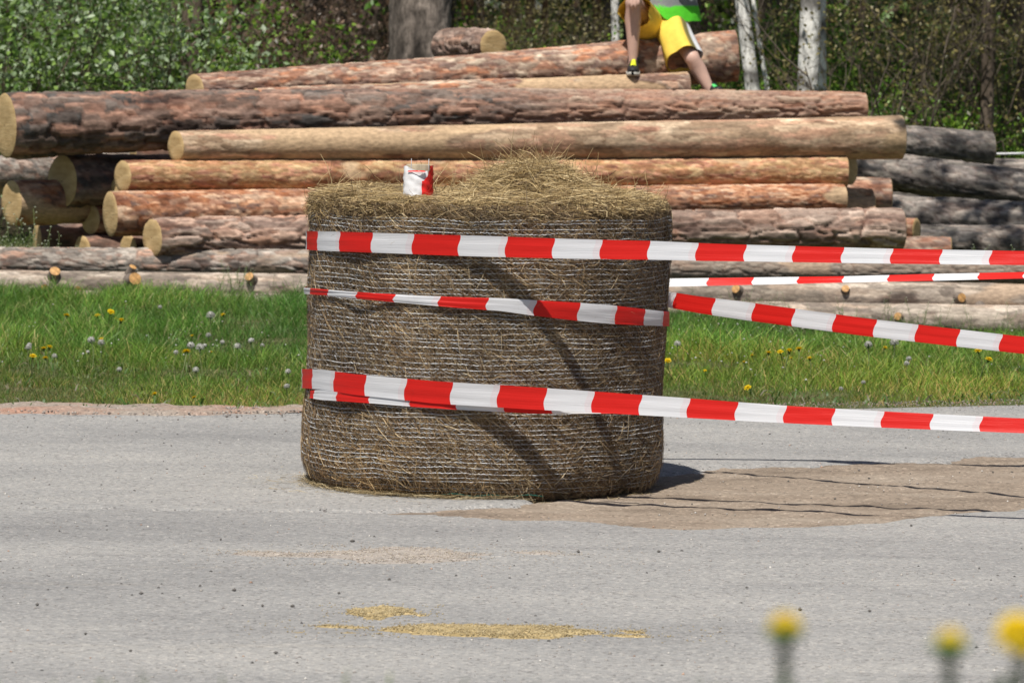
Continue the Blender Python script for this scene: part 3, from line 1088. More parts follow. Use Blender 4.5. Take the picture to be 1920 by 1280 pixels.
# ---------------------------------------------------------------- logs
PAL = {      # colours, plate length, plate width, relief
    'orange': (np.array([[0.43, 0.185, 0.095], [0.48, 0.245, 0.14], [0.36, 0.19, 0.12], [0.25, 0.14, 0.095], [0.46, 0.29, 0.19]]), 0.13, 0.034, 0.009),
    'yellow': (np.array([[0.47, 0.285, 0.145], [0.42, 0.225, 0.115], [0.50, 0.33, 0.18], [0.30, 0.155, 0.09], [0.43, 0.235, 0.14]]), 0.12, 0.03, 0.008),
    'pink': (np.array([[0.34, 0.205, 0.15], [0.38, 0.25, 0.185], [0.27, 0.175, 0.135], [0.37, 0.195, 0.125], [0.40, 0.295, 0.22]]), 0.16, 0.042, 0.013),
    'plate': (np.array([[0.17, 0.115, 0.092], [0.25, 0.155, 0.118], [0.135, 0.10, 0.085], [0.29, 0.165, 0.118], [0.20, 0.14, 0.112]]), 0.30, 0.052, 0.030),
    'furrow': (np.array([[0.26, 0.175, 0.138], [0.31, 0.215, 0.17], [0.215, 0.15, 0.12], [0.30, 0.19, 0.14], [0.34, 0.25, 0.20]]), 0.32, 0.056, 0.034),
    'tan': (np.array([[0.39, 0.265, 0.175], [0.43, 0.30, 0.20], [0.34, 0.225, 0.145], [0.40, 0.245, 0.165], [0.44, 0.32, 0.22]]), 0.35, 0.06, 0.003),
    'weather': (np.array([[0.25, 0.21, 0.18], [0.30, 0.25, 0.21], [0.22, 0.185, 0.16], [0.30, 0.21, 0.165], [0.33, 0.285, 0.245]]), 0.13, 0.045, 0.011),
    'worn': (np.array([[0.27, 0.22, 0.18], [0.31, 0.255, 0.205], [0.24, 0.195, 0.16], [0.30, 0.235, 0.185], [0.33, 0.275, 0.225]]), 0.3, 0.05, 0.004),
    'grey': (np.array([[0.14, 0.125, 0.115], [0.19, 0.17, 0.15], [0.105, 0.096, 0.09], [0.235, 0.205, 0.18], [0.16, 0.14, 0.127]]), 0.2, 0.05, 0.014),
}
LOGS = {}


def log(label, e0, e1, kind, seed, bend=0.0, slant=(0.2, -0.1), peel=0.12, res=0.0135, nth=72, stubs=(), sag=0.0, cut=(True, True), group=None, kind2=None):
    """e0, e1: (px, py, diameter px, Y) of the two ends in the photograph"""
    a, b = at(e0[0], e0[1], e0[3]), at(e1[0], e1[1], e1[3])
    r0, r1 = e0[2] / 2 * e0[3] / FPX, e1[2] / 2 * e1[3] / FPX
    d = b - a
    Ln = np.linalg.norm(d)
    ex = d / Ln
    ey = np.cross([0, 0, 1.0], ex); ey /= np.linalg.norm(ey)
    ez = np.cross(ex, ey)
    root = empty('pine_log')
    Rm = Matrix((ex, ey, ez)).transposed().to_4x4()
    Rm.translation = Vector((a + b) / 2)
    root.matrix_world = Rm
    tag(root, label, 'log', group)
    nu = max(12, int(Ln / res))
    u = np.linspace(0, Ln, nu)
    th = np.arange(nth) / nth * 2 * np.pi
    U, TH = np.meshgrid(u, th, indexing='ij')
    rad = r0 + (r1 - r0) * U / Ln
    rm = (r0 + r1) / 2
    pal, cu, cv, amp = PAL[kind]
    circ = 2 * np.pi * rm
    nv = max(4, int(round(circ / cv)))
    dx = fbm(U * 6, np.cos(TH) * rm * 9, np.sin(TH) * rm * 9, seed, 3)
    dv = fbm(U * 5, np.cos(TH) * rm * 9 + 7, np.sin(TH) * rm * 9, seed + 5, 3)
    d1, d2, idh = voronoi_wrap(U / cu + dx * 0.8, TH / (2 * np.pi) * nv + dv * 0.8, nv, seed)
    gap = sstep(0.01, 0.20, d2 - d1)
    d1b, d2b, idb = voronoi_wrap(U / (cu * 0.42) + dx, TH / (2 * np.pi) * (nv * 2) + dv, nv * 2, seed + 9)
    gapb = sstep(0.0, 0.25, d2b - d1b)
    cx, cy, cz = U, np.cos(TH) * rm, np.sin(TH) * rm
    low = fbm(cx * 0.9, cy * 3, cz * 3, seed + 1, 4)
    pm_ = sstep(0.42 - peel * 2, 0.5 - peel * 2, low + 0.25 * fbm(cx * 3, cy * 14, cz * 14, seed + 2, 3)) if peel > 0 else np.zeros_like(U)
    h = amp * (0.75 * gap * (0.75 + 0.25 * idh) + 0.25 * gapb * idb) * (1 - 0.85 * pm_)
    h = h * (0.22 + 0.78 * sstep(0.0, 0.07, np.minimum(U, Ln - U))) + 0.35 * amp * sstep(0.07, 0.0, np.minimum(U, Ln - U))
    h = h + rm * 0.045 * fbm(cx * 1.1, cy * 2, cz * 2, seed + 3, 3) + 0.003 * fbm(cx * 9, cy * 16, cz * 16, seed + 4, 3)
    k1 = (idh * 4.999).astype(int); k2 = (idb * 4.999).astype(int)
    pal = pal.mean(0) + (pal - pal.mean(0)) * 1.7
    C = 0.55 * pal[k1] + 0.45 * pal[k2]
    C = C * (1 + 0.55 * (idb - 0.5) + 0.35 * (idh - 0.5))[..., None]
    streak = fbm(cx * 2.2, cy * 26, cz * 26, seed + 7, 3)
    C = C * (1 + 0.45 * streak)[..., None]
    scar = sstep(0.30, 0.42, fbm(cx * 2.6, cy * 9, cz * 9, seed + 21, 3))
    C = C * (1 - scar[..., None] * np.array([0.45, 0.5, 0.5]))
    C = C * (1 + 0.30 * fbm(cx * 1.3, cy * 5, cz * 5, seed + 6, 3))[..., None]
    if kind2:
        p2 = PAL[kind2][0]
        f = sstep(0.35, 0.75, U / Ln + 0.3 * low)[..., None]
        C = C * (1 - f) + (0.5 * p2[k1] + 0.5 * p2[k2]) * f
    # colour turns darker and a little redder in the furrows between plates
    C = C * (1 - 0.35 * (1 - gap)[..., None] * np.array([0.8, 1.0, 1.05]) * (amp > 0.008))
    woodc = np.array([0.45, 0.315, 0.195]) * (1 + 0.25 * fbm(cx * 2, cy * 20, cz * 20, seed + 8, 3))[..., None]
    if kind in ('grey',): woodc = woodc * 0.45
    if kind in ('weather', 'worn'): woodc = woodc * np.array([0.82, 0.86, 1.0])
    C = C * (1 - pm_[..., None]) + woodc * pm_[..., None]
    rr = rad + h
    bx = np.sin(np.pi * U / Ln) * bend + 0.5 * bend * np.sin(2.3 * np.pi * U / Ln + seed)
    bz = -np.sin(np.pi * U / Ln) * sag
    Yl = rr * np.cos(TH)
    Zl = rr * np.sin(TH)
    tt = U / Ln
    Xl = U - Ln / 2 + Yl * (-slant[0] * np.clip(1 - U / 0.5, 0, 1) + slant[1] * np.clip(1 - (Ln - U) / 0.5, 0, 1))
    V = np.stack([Xl, Yl + bx - 0 * bx, Zl + bz], -1)
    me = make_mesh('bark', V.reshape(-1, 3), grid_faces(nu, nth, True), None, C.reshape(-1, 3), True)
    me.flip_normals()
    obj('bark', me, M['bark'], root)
    for e in (0, 1):
        if not cut[e]: continue
        ring = V[0 if e == 0 else -1]
        cen = ring.mean(0)
        rows = [ring]
        rows[0] = cen + (ring - cen) * 0.995
        for s in (0.93, 0.6, 0.3, 0.03):
            rows.append(cen + (ring - cen) * s + np.array([(-0.006 if e == 0 else 0.006), 0, 0]))
        Vc = np.concatenate(rows) - cen
        mc = make_mesh('cut_end', Vc, grid_faces(5, nth, True), smooth=False)
        if e == 1: mc.flip_normals()
        obj('cut_end', mc, M['cut'], root, cen)
    for (fu, ang, ln, rs) in stubs:
        rs = rs * 0.85
        i = int(fu * (nu - 1)); j = int((ang % (2 * np.pi)) / (2 * np.pi) * nth) % nth
        p = V[i, j]
        nrm = np.array([0.5 * math.sin(fu * 91), math.cos(ang), math.sin(ang)]); nrm /= np.linalg.norm(nrm)
        st = empty('branch_stub')
        st.parent = root
        st.matrix_parent_inverse = Matrix()
        st.location = p
        zax = Vector(nrm)
        st.rotation_euler = zax.to_track_quat('X', 'Z').to_euler()
        Pp = np.array([[-0.04, 0, 0], [0.0, 0, 0], [ln * 0.5, 0, 0], [ln, 0, 0]])
        Vt, q, t = tube(Pp, [rs * 1.5, rs * 1.25, rs * 1.05, rs], 16, up=(0, 0, 1), caps=False)
        cc = pal[seed % 5] * 0.85
        o = obj('stub_bark', make_mesh('stub_bark', Vt, q, None, np.broadcast_to(cc, (len(Vt), 3)), True), M['bark'], st)
        ring = Vt[-16:]
        Vc = np.vstack([ring, ring * np.array([1, 0.5, 0.5]) + np.array([0.002, 0, 0]), [[ln + 0.003, 0, 0]]])
        q = grid_faces(2, 16, True)
        t = np.stack([16 + np.arange(16), 16 + (np.arange(16) + 1) % 16, np.full(16, 32)], -1)
        mc = make_mesh('stub_cut', Vc - np.array([ln, 0, 0]), q, t)
        o = obj('stub_cut', mc, M['stubcut'], st, (ln, 0, 0))
    LOGS[label] = (a, b, r0, r1)
    return root


M['stubcut'] = plain_mat('resin_wood', (0.47, 0.26, 0.10), 0.6, 0.45, 35)
A_ = -2.2           # angle that faces the camera and a little up is about pi (ey points away from the camera)
face = math.pi

# three long logs lying in front on the ground
log('long weathered log lying uppermost in the low row before the stack', (-300, 489, 54, 32.95), (2200, 509, 48, 32.05), 'weather', 11, 0.03, peel=0.06, kind2='worn')
log('pale worn log with sawn branch stubs in the low row by the grass', (-300, 528, 50, 32.55), (2200, 568, 64, 31.65), 'worn', 12, 0.02, peel=0.02,
    stubs=[(0.166, face - 0.75, 0.05, 0.042), (0.158, face + 0.15, 0.03, 0.030), (0.187, face + 0.25, 0.03, 0.033), (0.226, face - 0.35, 0.06, 0.050),
           (0.223, face - 1.2, 0.05, 0.03), (0.317, face - 0.6, 0.05, 0.036), (0.68, face - 0.4, 0.03, 0.034), (0.76, face - 0.5, 0.03, 0.03), (0.845, face - 0.1, 0.03, 0.035), (0.86, face + 0.4, 0.03, 0.035)])
log('lowest worn log half sunk in the grass before the stack', (-300, 563, 48, 32.35), (2200, 610, 64, 31.45), 'worn', 13, 0.02, peel=0.0,
    stubs=[(0.13, face - 0.3, 0.03, 0.028), (0.40, face, 0.03, 0.025), (0.67, face - 0.4, 0.02, 0.03), (0.80, face - 0.2, 0.03, 0.03)])
# the stack
log('lowest log of the stack, pinkish bark turning deeply furrowed at its thick end', (286, 446, 62, 32.7), (1690, 430, 70, 34.1), 'furrow', 21, 0.0, (0.32, 0.1), 0.0)
log('orange flaky log with a chainsaw scored butt, second from the bottom of the stack', (207, 401, 82, 33.05), (1580, 371, 50, 34.6), 'orange', 22, 0.01, (0.12, 0.0), 0.04)
log('yellowish flaky log third from the bottom of the stack', (230, 331, 58, 33.2), (1586, 323, 56, 34.75), 'yellow', 23, 0.01, (0.32, 0.2), 0.05)
log('smooth peeled tan log whose thick end juts out under the reddish log', (330, 275, 57, 33.35), (1690, 258, 80, 34.95), 'tan', 24, 0.0, (0.30, 0.15), 0.12)
log('huge dark plated log with the thickest butt in the stack', (10, 236, 114, 33.65), (1622, 202, 46, 35.2), 'plate', 25, -0.02, (0.2, 0.15), 0.0, sag=-0.03, kind2='pink')
log('short sunlit log under the seated person, ending beside the outstretched leg', (480, 190, 46, 34.1), (1288, 163, 54, 35.15), 'pink', 26, 0.0, (0.1, 0.1), 0.02)
log('topmost tapering log that the person sits on', (366, 166, 50, 34.25), (1380, 105, 93, 35.6), 'pink', 27, 0.02, (0.38, 0.25), 0.05, sag=0.02)
# butts seen in the dark at the near end of the stack
log('fat shaded log with a broad brown butt under the huge plated log', (117, 340, 90, 33.88), (900, 330, 70, 35.4), 'plate', 31, 0, (0.2, 0), 0, 0.03, 40)
log('orange log with a split butt beside the tall weeds', (22, 380, 84, 33.78), (800, 372, 70, 35.6), 'orange', 32, 0, (0.0, 0), 0.1, 0.03, 40)
log('narrow butt wedged under the fat shaded log', (170, 411, 56, 33.95), (900, 395, 50, 36.2), 'orange', 33, 0, (0.05, 0), 0.0, 0.04, 32)
log('small butt low in the gap above the weathered log', (155, 468, 44, 33.85), (800, 450, 50, 35.8), 'plate', 34, 0, (0.0, 0), 0.0, 0.04, 32)
log('small pale butt tucked below the scored orange log', (241, 463, 40, 33.55), (900, 450, 50, 35.5), 'plate', 35, 0, (0.1, 0), 0.0, 0.04, 32)
log('grey log with scaly bark half hidden behind the split orange butt', (-160, 335, 70, 36.2), (300, 315, 66, 38.0), 'weather', 36, 0, (0.1, 0), 0.0, 0.02, 48)
log('hidden supporting log behind the yellowish flaky log butt', (222, 352, 40, 33.75), (1000, 350, 50, 35.9), 'yellow', 37, 0, (0.1, 0), 0.0, 0.04, 32)
# inner logs at the far end
log('dark inner log with an orange rimmed end beside the grey logs', (900, 372, 60, 34.9), (1668, 365, 62, 35.75), 'pink', 41, 0, (0, 0.2), 0.05, 0.03, 40)
log('small inner log end just above the furrowed thick end', (900, 398, 40, 34.5), (1640, 389, 40, 35.0), 'pink', 42, 0, (0, 0.2), 0.05, 0.03, 40)
log('log end with a pale split face past the furrowed thick end', (1000, 436, 50, 34.5), (1718, 432, 44, 35.0), 'orange', 43, 0, (0, 0.6), 0.05, 0.03, 40)
log('pinkish log end peeping over the highest tape beyond the furrowed end', (1000, 470, 46, 34.0), (1782, 468, 44, 34.5), 'pink', 44, 0, (0, 0.2), 0.0, 0.03, 40)
log('short yellow rimmed log end behind the yellowish flaky log', (900, 318, 56, 35.2), (1597, 318, 54, 35.35), 'yellow', 45, 0, (0, 0.5), 0.0, 0.03, 40)
# darker old logs beyond
log('blackened grey log lying highest among the old logs', (1440, 262, 60, 37.3), (1858, 281, 64, 38.2), 'grey', 51, 0, (0, 0.3), 0.0, 0.02, 56, sag=-0.02)
log('long grey log slanting down out of the dark old pile', (1500, 300, 66, 37.6), (2150, 385, 72, 36.4), 'grey', 52, 0.03, (0, 0), 0.03, 0.02, 56)
log('grey log with pale patches behind the slanting grey log', (1650, 318, 46, 38.4), (2200, 335, 56, 38.6), 'grey', 53, 0.02, (0, 0), 0.10, 0.02, 56)
log('dark grey log lying low in the old pile', (1560, 395, 66, 36.5), (2150, 428, 72, 35.6), 'grey', 54, 0.02, (0, 0), 0.0, 0.02, 56)
log('bottom grey log of the old pile behind weeds', (1640, 452, 60, 35.7), (2200, 462, 70, 34.9), 'grey', 55, 0.0, (0, 0), 0.05, 0.02, 56, kind2='weather')
log('bottom rear grey log under the old pile', (1500, 360, 70, 38.6), (2200, 385, 70, 38.0), 'grey', 56, 0.0, (0, 0), 0.0, 0.04, 40)
# short cut log behind the topmost log, next to the big tree
log('short cut log behind the topmost log next to the thick tree', (840, 88, 62, 37.2), (925, 86, 50, 36.4), 'furrow', 61, 0, (0.0, -0.2), 0, 0.015, 56)
# logs at the back of the stack, glimpsed as darkness between the front ones
log('rear log lowest at the back of the stack', (120, 470, 70, 36.0), (1500, 440, 80, 37.2), 'plate', 71, 0, (0, 0), 0, 0.06, 32)
log('rear log second from the ground at the back of the stack', (150, 410, 70, 36.0), (1500, 385, 80, 37.2), 'plate', 72, 0, (0, 0), 0, 0.06, 32)
log('rear log third from the ground at the back of the stack', (200, 345, 70, 36.0), (1500, 325, 80, 37.2), 'plate', 73, 0, (0, 0), 0, 0.06, 32)
log('rear log highest at the back of the stack', (250, 290, 70, 36.0), (1500, 262, 80, 37.2), 'plate', 74, 0, (0, 0), 0, 0.06, 32)
log('inner log in the dark below the split orange butt', (70, 452, 60, 34.3), (900, 440, 70, 35.4), 'plate', 75, 0, (0, 0), 0, 0.06, 32)

# splinter on the furrowed end
p0, p1 = at(1655, 398, 34.02), at(1694, 436, 33.98)
tp = np.linspace(0, 1, 8)
Pp = p0 + (p1 - p0) * tp[:, None]
V, q, t = tube(Pp, 0.006 + 0.022 * np.sin(np.pi * np.clip(tp + 0.12, 0, 1)) * (1 - tp * 0.6), 6)
Vm = V - p0
tag(obj('wood_splinter', make_mesh('wood_splinter', Vm, q, t), M['cut'], None, p0), 'pale torn splinter on the furrowed log end', 'splinter')

# white cord tied off beyond the old logs
p0, p1 = at(1855, 289, 38.15), at(2250, 268, 38.4)
tp = np.linspace(0, 1, 14)
Pp = p0 + (p1 - p0) * tp[:, None]
Pp[:, 2] -= 0.02 * np.sin(np.pi * tp)
V, q, t = tube(Pp, 0.010, 6)
tag(obj('cord', make_mesh('cord', V - p0, q, t, smooth=True), M['rope'], None, p0), 'taut white cord running off from the blackened grey log', 'cord')

# ---------------------------------------------------------------- person on the topmost log
def spline(P, n):
    P = np.asarray(P, float)
    k = np.linspace(0, len(P) - 1, n)
    out = []
    for t in k:
        i = min(int(t), len(P) - 2); f = t - i
        p0, p1, p2, p3 = P[max(i - 1, 0)], P[i], P[i + 1], P[min(i + 2, len(P) - 1)]
        out.append(0.5 * ((2 * p1) + (-p0 + p2) * f + (2 * p0 - 5 * p1 + 4 * p2 - p3) * f * f + (-p0 + 3 * p1 - 3 * p2 + p3) * f ** 3))
    return np.array(out)


def limb(mb, pts, rad, n=14, seg=24, c=None, caps=True):
    Q = spline(np.column_stack([pts, rad]), seg)
    V, q, t = tube(Q[:, :3], np.maximum(Q[:, 3], 0.003), n, up=(0.1, 0.9, 0.2), caps=caps)
    mb.add(V, q, t, c)


def ball(mb, c, r, n=14, rot=None, colr=None):
    th = np.linspace(0.02, np.pi - 0.02, n)
    ph = np.arange(n * 2) / (n * 2) * 2 * np.pi
    TH, PH = np.meshgrid(th, ph, indexing='ij')
    V = np.stack([np.sin(TH) * np.cos(PH) * r[0], np.sin(TH) * np.sin(PH) * r[1], np.cos(TH) * r[2]], -1).reshape(-1, 3)
    if rot is not None: V = V @ np.array(rot).T
    mb.add(V + c, grid_faces(n, n * 2, True), None, colr)


def remeshed(me, voxel, smooth_it=4):
    o = bpy.data.objects.new('tmp', me)
    col.objects.link(o)
    m = o.modifiers.new('r', 'REMESH'); m.mode = 'VOXEL'; m.voxel_size = voxel; m.use_smooth_shade = True
    s = o.modifiers.new('s', 'SMOOTH'); s.iterations = smooth_it; s.factor = 0.5
    dg = bpy.context.evaluated_depsgraph_get()
    out = bpy.data.meshes.new_from_object(o.evaluated_get(dg))
    bpy.data.objects.remove(o)
    out.polygons.foreach_set('use_smooth', np.ones(len(out.polygons), bool))
    return out


M['skin'] = plain_mat('skin', (0.56, 0.36, 0.29), 0.5, 0.08, 14, 0.35)
M['shirt'] = plain_mat('black_shirt', (0.015, 0.015, 0.018), 0.85)
M['hair'] = plain_mat('brown_hair', (0.06, 0.035, 0.02), 0.6, 0.3, 60)
M['cloth'] = tint_mat('dyed_cloth', 0.75, 0.1, 0.10, 18, 0.25, 0.006)
M['rubber'] = tint_mat('shoe_stuff', 0.6, 0, 0.1, 40, 0.3)

DY = 0.22        # how far behind the shin plane the body sits
hipL, hipR = at(1222, 46, 35.52), at(1264, 44, 35.52)
kneeL, ankL = at(1187, 4, 35.05), at(1187, 112, 35.07)
kneeR, ankR = at(1297, 108, 35.16), at(1337, 180, 35.14)
pelvis, chest, neck, headc = at(1243, 30, 35.56), at(1258, -62, 35.52), at(1261, -104, 35.48), at(1261, -146, 35.42)
person = empty('person', (float(pelvis[0]), float(pelvis[1]), float(pelvis[2]) - 0.13))
PO = np.array(person.location)
tag(person, 'person in yellow shorts and green safety vest seated on the topmost log', 'person')
mb = MB()


def leg(hip, knee, ank):
    d = ank - knee
    back = np.array([0, 0.012, 0])
    limb(mb, [hip, hip + (knee - hip) * 0.5, knee - (knee - hip) * 0.12, knee, knee + d * 0.12, knee + d * 0.32 + back * 1.6, knee + d * 0.6 + back, ank, ank + d * 0.10],
         [0.085, 0.078, 0.060, 0.058, 0.054, 0.060, 0.048, 0.034, 0.036], 16, 40)


leg(hipL, kneeL, ankL)
leg(hipR, kneeR, ankR)
limb(mb, [pelvis - np.array([0, 0, 0.05]), pelvis, (pelvis + chest) / 2, chest, neck - np.array([0, 0, 0.03])], [0.11, 0.14, 0.135, 0.15, 0.07], 18, 24)
shL, shR = chest + np.array([-0.17, 0, 0.08]), chest + np.array([0.17, 0, 0.08])
limb(mb, [shL, chest + np.array([0, 0, 0.10]), shR], [0.055, 0.09, 0.055], 14, 14)
limb(mb, [neck - np.array([0, 0, 0.06]), neck, headc - np.array([0, 0, 0.05])], [0.062, 0.055, 0.055], 12, 10)
ball(mb, headc, (0.076, 0.094, 0.115))
ball(mb, headc + np.array([0, -0.025, -0.065]), (0.055, 0.066, 0.05))
limb(mb, [headc + np.array([0, -0.090, 0.02]), headc + np.array([0, -0.105, -0.012]), headc + np.array([0, -0.09, -0.03])], [0.009, 0.013, 0.012], 8, 8)
for s in (-1, 1):
    ball(mb, headc + np.array([s * 0.078, 0.005, -0.005]), (0.012, 0.02, 0.032), 8)
    limb(mb, [headc + np.array([s * 0.018, -0.089, -0.055]), headc + np.array([0, -0.094, -0.053])], [0.007, 0.009], 6, 5)
wrL = at(1190, -20, 35.06)
elL = at(1178, -62, 35.3)
limb(mb, [shL, (shL + elL) / 2, elL, (elL + wrL) / 2, wrL], [0.052, 0.046, 0.038, 0.036, 0.026], 12, 26)
elR, wrR = at(1340, -60, 35.62), at(1308, -34, 35.42)
limb(mb, [shR, (shR + elR) / 2, elR, (elR + wrR) / 2, wrR], [0.052, 0.046, 0.038, 0.036, 0.026], 12, 26)


def hand(wr, knuckle_c, side, drop, spread):
    kn = [knuckle_c + side * s for s in np.linspace(-spread, spread, 4)]
    for k in kn:
        limb(mb, [wr, (wr + k) / 2, k], [0.022, 0.018, 0.0125], 8, 8)
    for i, k in enumerate(kn):
        l = [0.85, 1.0, 0.97, 0.78][i]
        a = k + drop[0] * l; b = a + drop[1] * l; c = b + drop[2] * l
        limb(mb, [k, a, b, c], [0.0115, 0.0105, 0.0098, 0.0082], 8, 12)
    t0 = wr + (knuckle_c - wr) * 0.25 + side * spread * 0.6
    t1 = t0 + side * 0.035 + (knuckle_c - wr) * 0.25
    limb(mb, [wr + (knuckle_c - wr) * 0.15, t0, t1, t1 + drop[0] * 0.8 + side * 0.004], [0.016, 0.014, 0.012, 0.009], 8, 12)


hand(wrL, at(1188, -7, 34.95), np.array([1.0, 0.05, 0]), [np.array([0, -0.014, -0.038]), np.array([0, -0.004, -0.030]), np.array([0, 0.004, -0.022])], 0.038)
hand(wrR, at(1292, -28, 35.34), np.array([0.3, 0.2, 0.9]), [np.array([-0.038, -0.006, -0.012]), np.array([-0.028, 0.004, -0.01]), np.array([-0.02, 0.006, -0.006])], 0.034)
body = remeshed(make_mesh('body', np.vstack(mb.V) - PO, np.vstack(mb.q), np.vstack(mb.t)), 0.0065, 3)
obj('body', body, M['skin'], person)
# hair, eyes
mb = MB()
ball(mb, headc + np.array([0, 0.014, 0.022]), (0.083, 0.095, 0.108))
me = mb.mesh('hair', True)
co = np.zeros(len(me.vertices) * 3); me.vertices.foreach_get('co', co); co = co.reshape(-1, 3)
rel = co - headc
cutm = (rel[:, 1] < -0.03) & (rel[:, 2] < 0.06) | (rel[:, 2] < -0.055)
co[cutm] = headc + rel[cutm] * 0.8
co += 0.006 * np.stack([fbm(co[:, 0] * 60, co[:, 1] * 60, co[:, 2] * 60, k, 2) for k in range(3)], -1) - PO
me.vertices.foreach_set('co', co.ravel()); me.update()
obj('hair', me, M['hair'], person)
for s in (-1, 1):
    mb = MB(); ball(mb, headc + np.array([s * 0.031, -0.086, 0.008]) - PO, (0.011, 0.008, 0.007), 8)
    obj('eye', mb.mesh('eye', True), M['shirt'], person)


# shorts: two flaring legs and a seat, one garment
YEL, WHT, OLV = np.array([0.80, 0.57, 0.09]), np.array([0.72, 0.72, 0.74]), np.array([0.20, 0.17, 0.06])


def short_leg(mb, pts, rad, xdir, seed, panel=False):
    pts = np.asarray(pts, float)
    Q = spline(np.column_stack([pts, rad]), 26)
    P, rr = Q[:, :3], Q[:, 3]
    T = np.gradient(P, axis=0); T /= np.linalg.norm(T, axis=1)[:, None]
    A = xdir - T * (T @ xdir)[:, None]; A /= np.linalg.norm(A, axis=1)[:, None]
    B = np.cross(T, A)
    n = 40
    th = np.arange(n) / n * 2 * np.pi
    fl = np.linspace(0, 1, len(P))
    for inner in (0, 1):
        fold = 0.010 * np.sin(th * 5 + seed)[None] * fl[:, None] + 0.012 * fbm(th[None] * 1.3 + 0 * fl[:, None], fl[:, None] * 3, seed, seed, 3)
        r = rr[:, None] + fold - inner * 0.006
        V = P[:, None] + r[..., None] * (np.cos(th)[None, :, None] * A[:, None] + np.sin(th)[None, :, None] * B[:, None])
        C = np.broadcast_to(YEL, V.shape).copy()
        if panel:
            m1 = np.abs(th) < 0.55; m1 |= np.abs(th - 2 * np.pi) < 0.55
            C[:, m1] = WHT
            m2 = (np.abs(th - 0.75) < 0.2) | (np.abs(th - 2 * np.pi + 0.75) < 0.2)
            C[:, m2] = OLV
        q = grid_faces(len(P), n, True)
        mb.add(V.reshape(-1, 3) - PO, q if inner == 0 else q[:, ::-1], None, C.reshape(-1, 3))


mb = MB()
XD = np.array([1.0, -0.25, 0.0])
dn = np.array([0, 0, -1.0])
short_leg(mb, [pelvis + np.array([0.02, 0.02, 0.03]), at(1258, 52, 35.45), at(1270, 82, 35.30), at(1283, 112, 35.19)], [0.13, 0.135, 0.132, 0.138], XD, 2, True)
short_leg(mb, [pelvis + np.array([-0.02, 0.02, 0.02]), at(1216, 45, 35.42), at(1202, 32, 35.24), at(1191, 22, 35.09)], [0.13, 0.125, 0.120, 0.122], XD, 5, False)
ball(mb, pelvis - PO + np.array([0, 0.02, -0.01]), (0.185, 0.135, 0.13), 16, None, YEL)
obj('shorts', mb.mesh('shorts', True), M['cloth'], person)


def torso_shell(name, th0, th1, z0f, z1, off, colf, material, n=44, k=40, flare=0.0):
    TH, K = np.meshgrid(np.linspace(th0, th1, n), np.linspace(0, 1, k), indexing='ij')
    zb = z0f(TH)
    z = zb + (z1 - zb) * K
    f = np.clip((z - pelvis[2]) / (chest[2] - pelvis[2]), -0.6, 1.6)
    cx = pelvis[0] + (chest[0] - pelvis[0]) * f
    cy = pelvis[1] + (chest[1] - pelvis[1]) * f
    ra = np.interp(f, [-0.6, 0.05, 0.5, 1.0, 1.3, 1.6], [0.19, 0.185, 0.175, 0.19, 0.15, 0.07]) + off
    rb = np.interp(f, [-0.6, 0, 0.5, 1.0, 1.3, 1.6], [0.15, 0.15, 0.145, 0.145, 0.11, 0.07]) + off
    w = 0.008 * fbm(TH * 2, z * 8, 3, 17, 3) + flare * np.clip(0.55 - f, 0, 1)
    V = np.stack([cx + (ra + w) * np.sin(TH), cy - (rb + w) * np.cos(TH), z], -1)
    C = np.array([colf(a) for a in z.ravel()])
    obj(name, make_mesh(name, V.reshape(-1, 3) - PO, grid_faces(n, k), None, C, True), material, person)


blk = np.array([0.015, 0.015, 0.018])
torso_shell('shirt', -np.pi, np.pi, lambda t: 0 * t + at(1243, 24, 35.5)[2], neck[2] - 0.02, 0.012, lambda z: blk, M['cloth'])
zg0, zg1 = at(1260, 13, 35.4)[2], at(1260, -3, 35.4)[2]
GRN, SIL = np.array([0.10, 0.62, 0.03]), np.array([0.22, 0.23, 0.24])
torso_shell('safety_vest', R(-30), R(300), lambda t: at(1260, 40, 35.4)[2] + 0.13 * sstep(0.2, -0.5, t) + 0 * t, neck[2] - 0.05, 0.03, lambda z: SIL if zg0 < z < zg1 else GRN, M['cloth'], flare=0.11)
for a, b in ((shL, (shL + elL) / 2 + (elL - shL) * 0.12), (shR, (shR + elR) / 2 + (elR - shR) * 0.12)):
    mb = MB(); limb(mb, [a - PO - np.array([0, 0, 0.0]), (a + b) / 2 - PO, b - PO], [0.075, 0.066, 0.064], 14, 10, blk)
    obj('sleeve', mb.mesh('sleeve', True), M['cloth'], person)


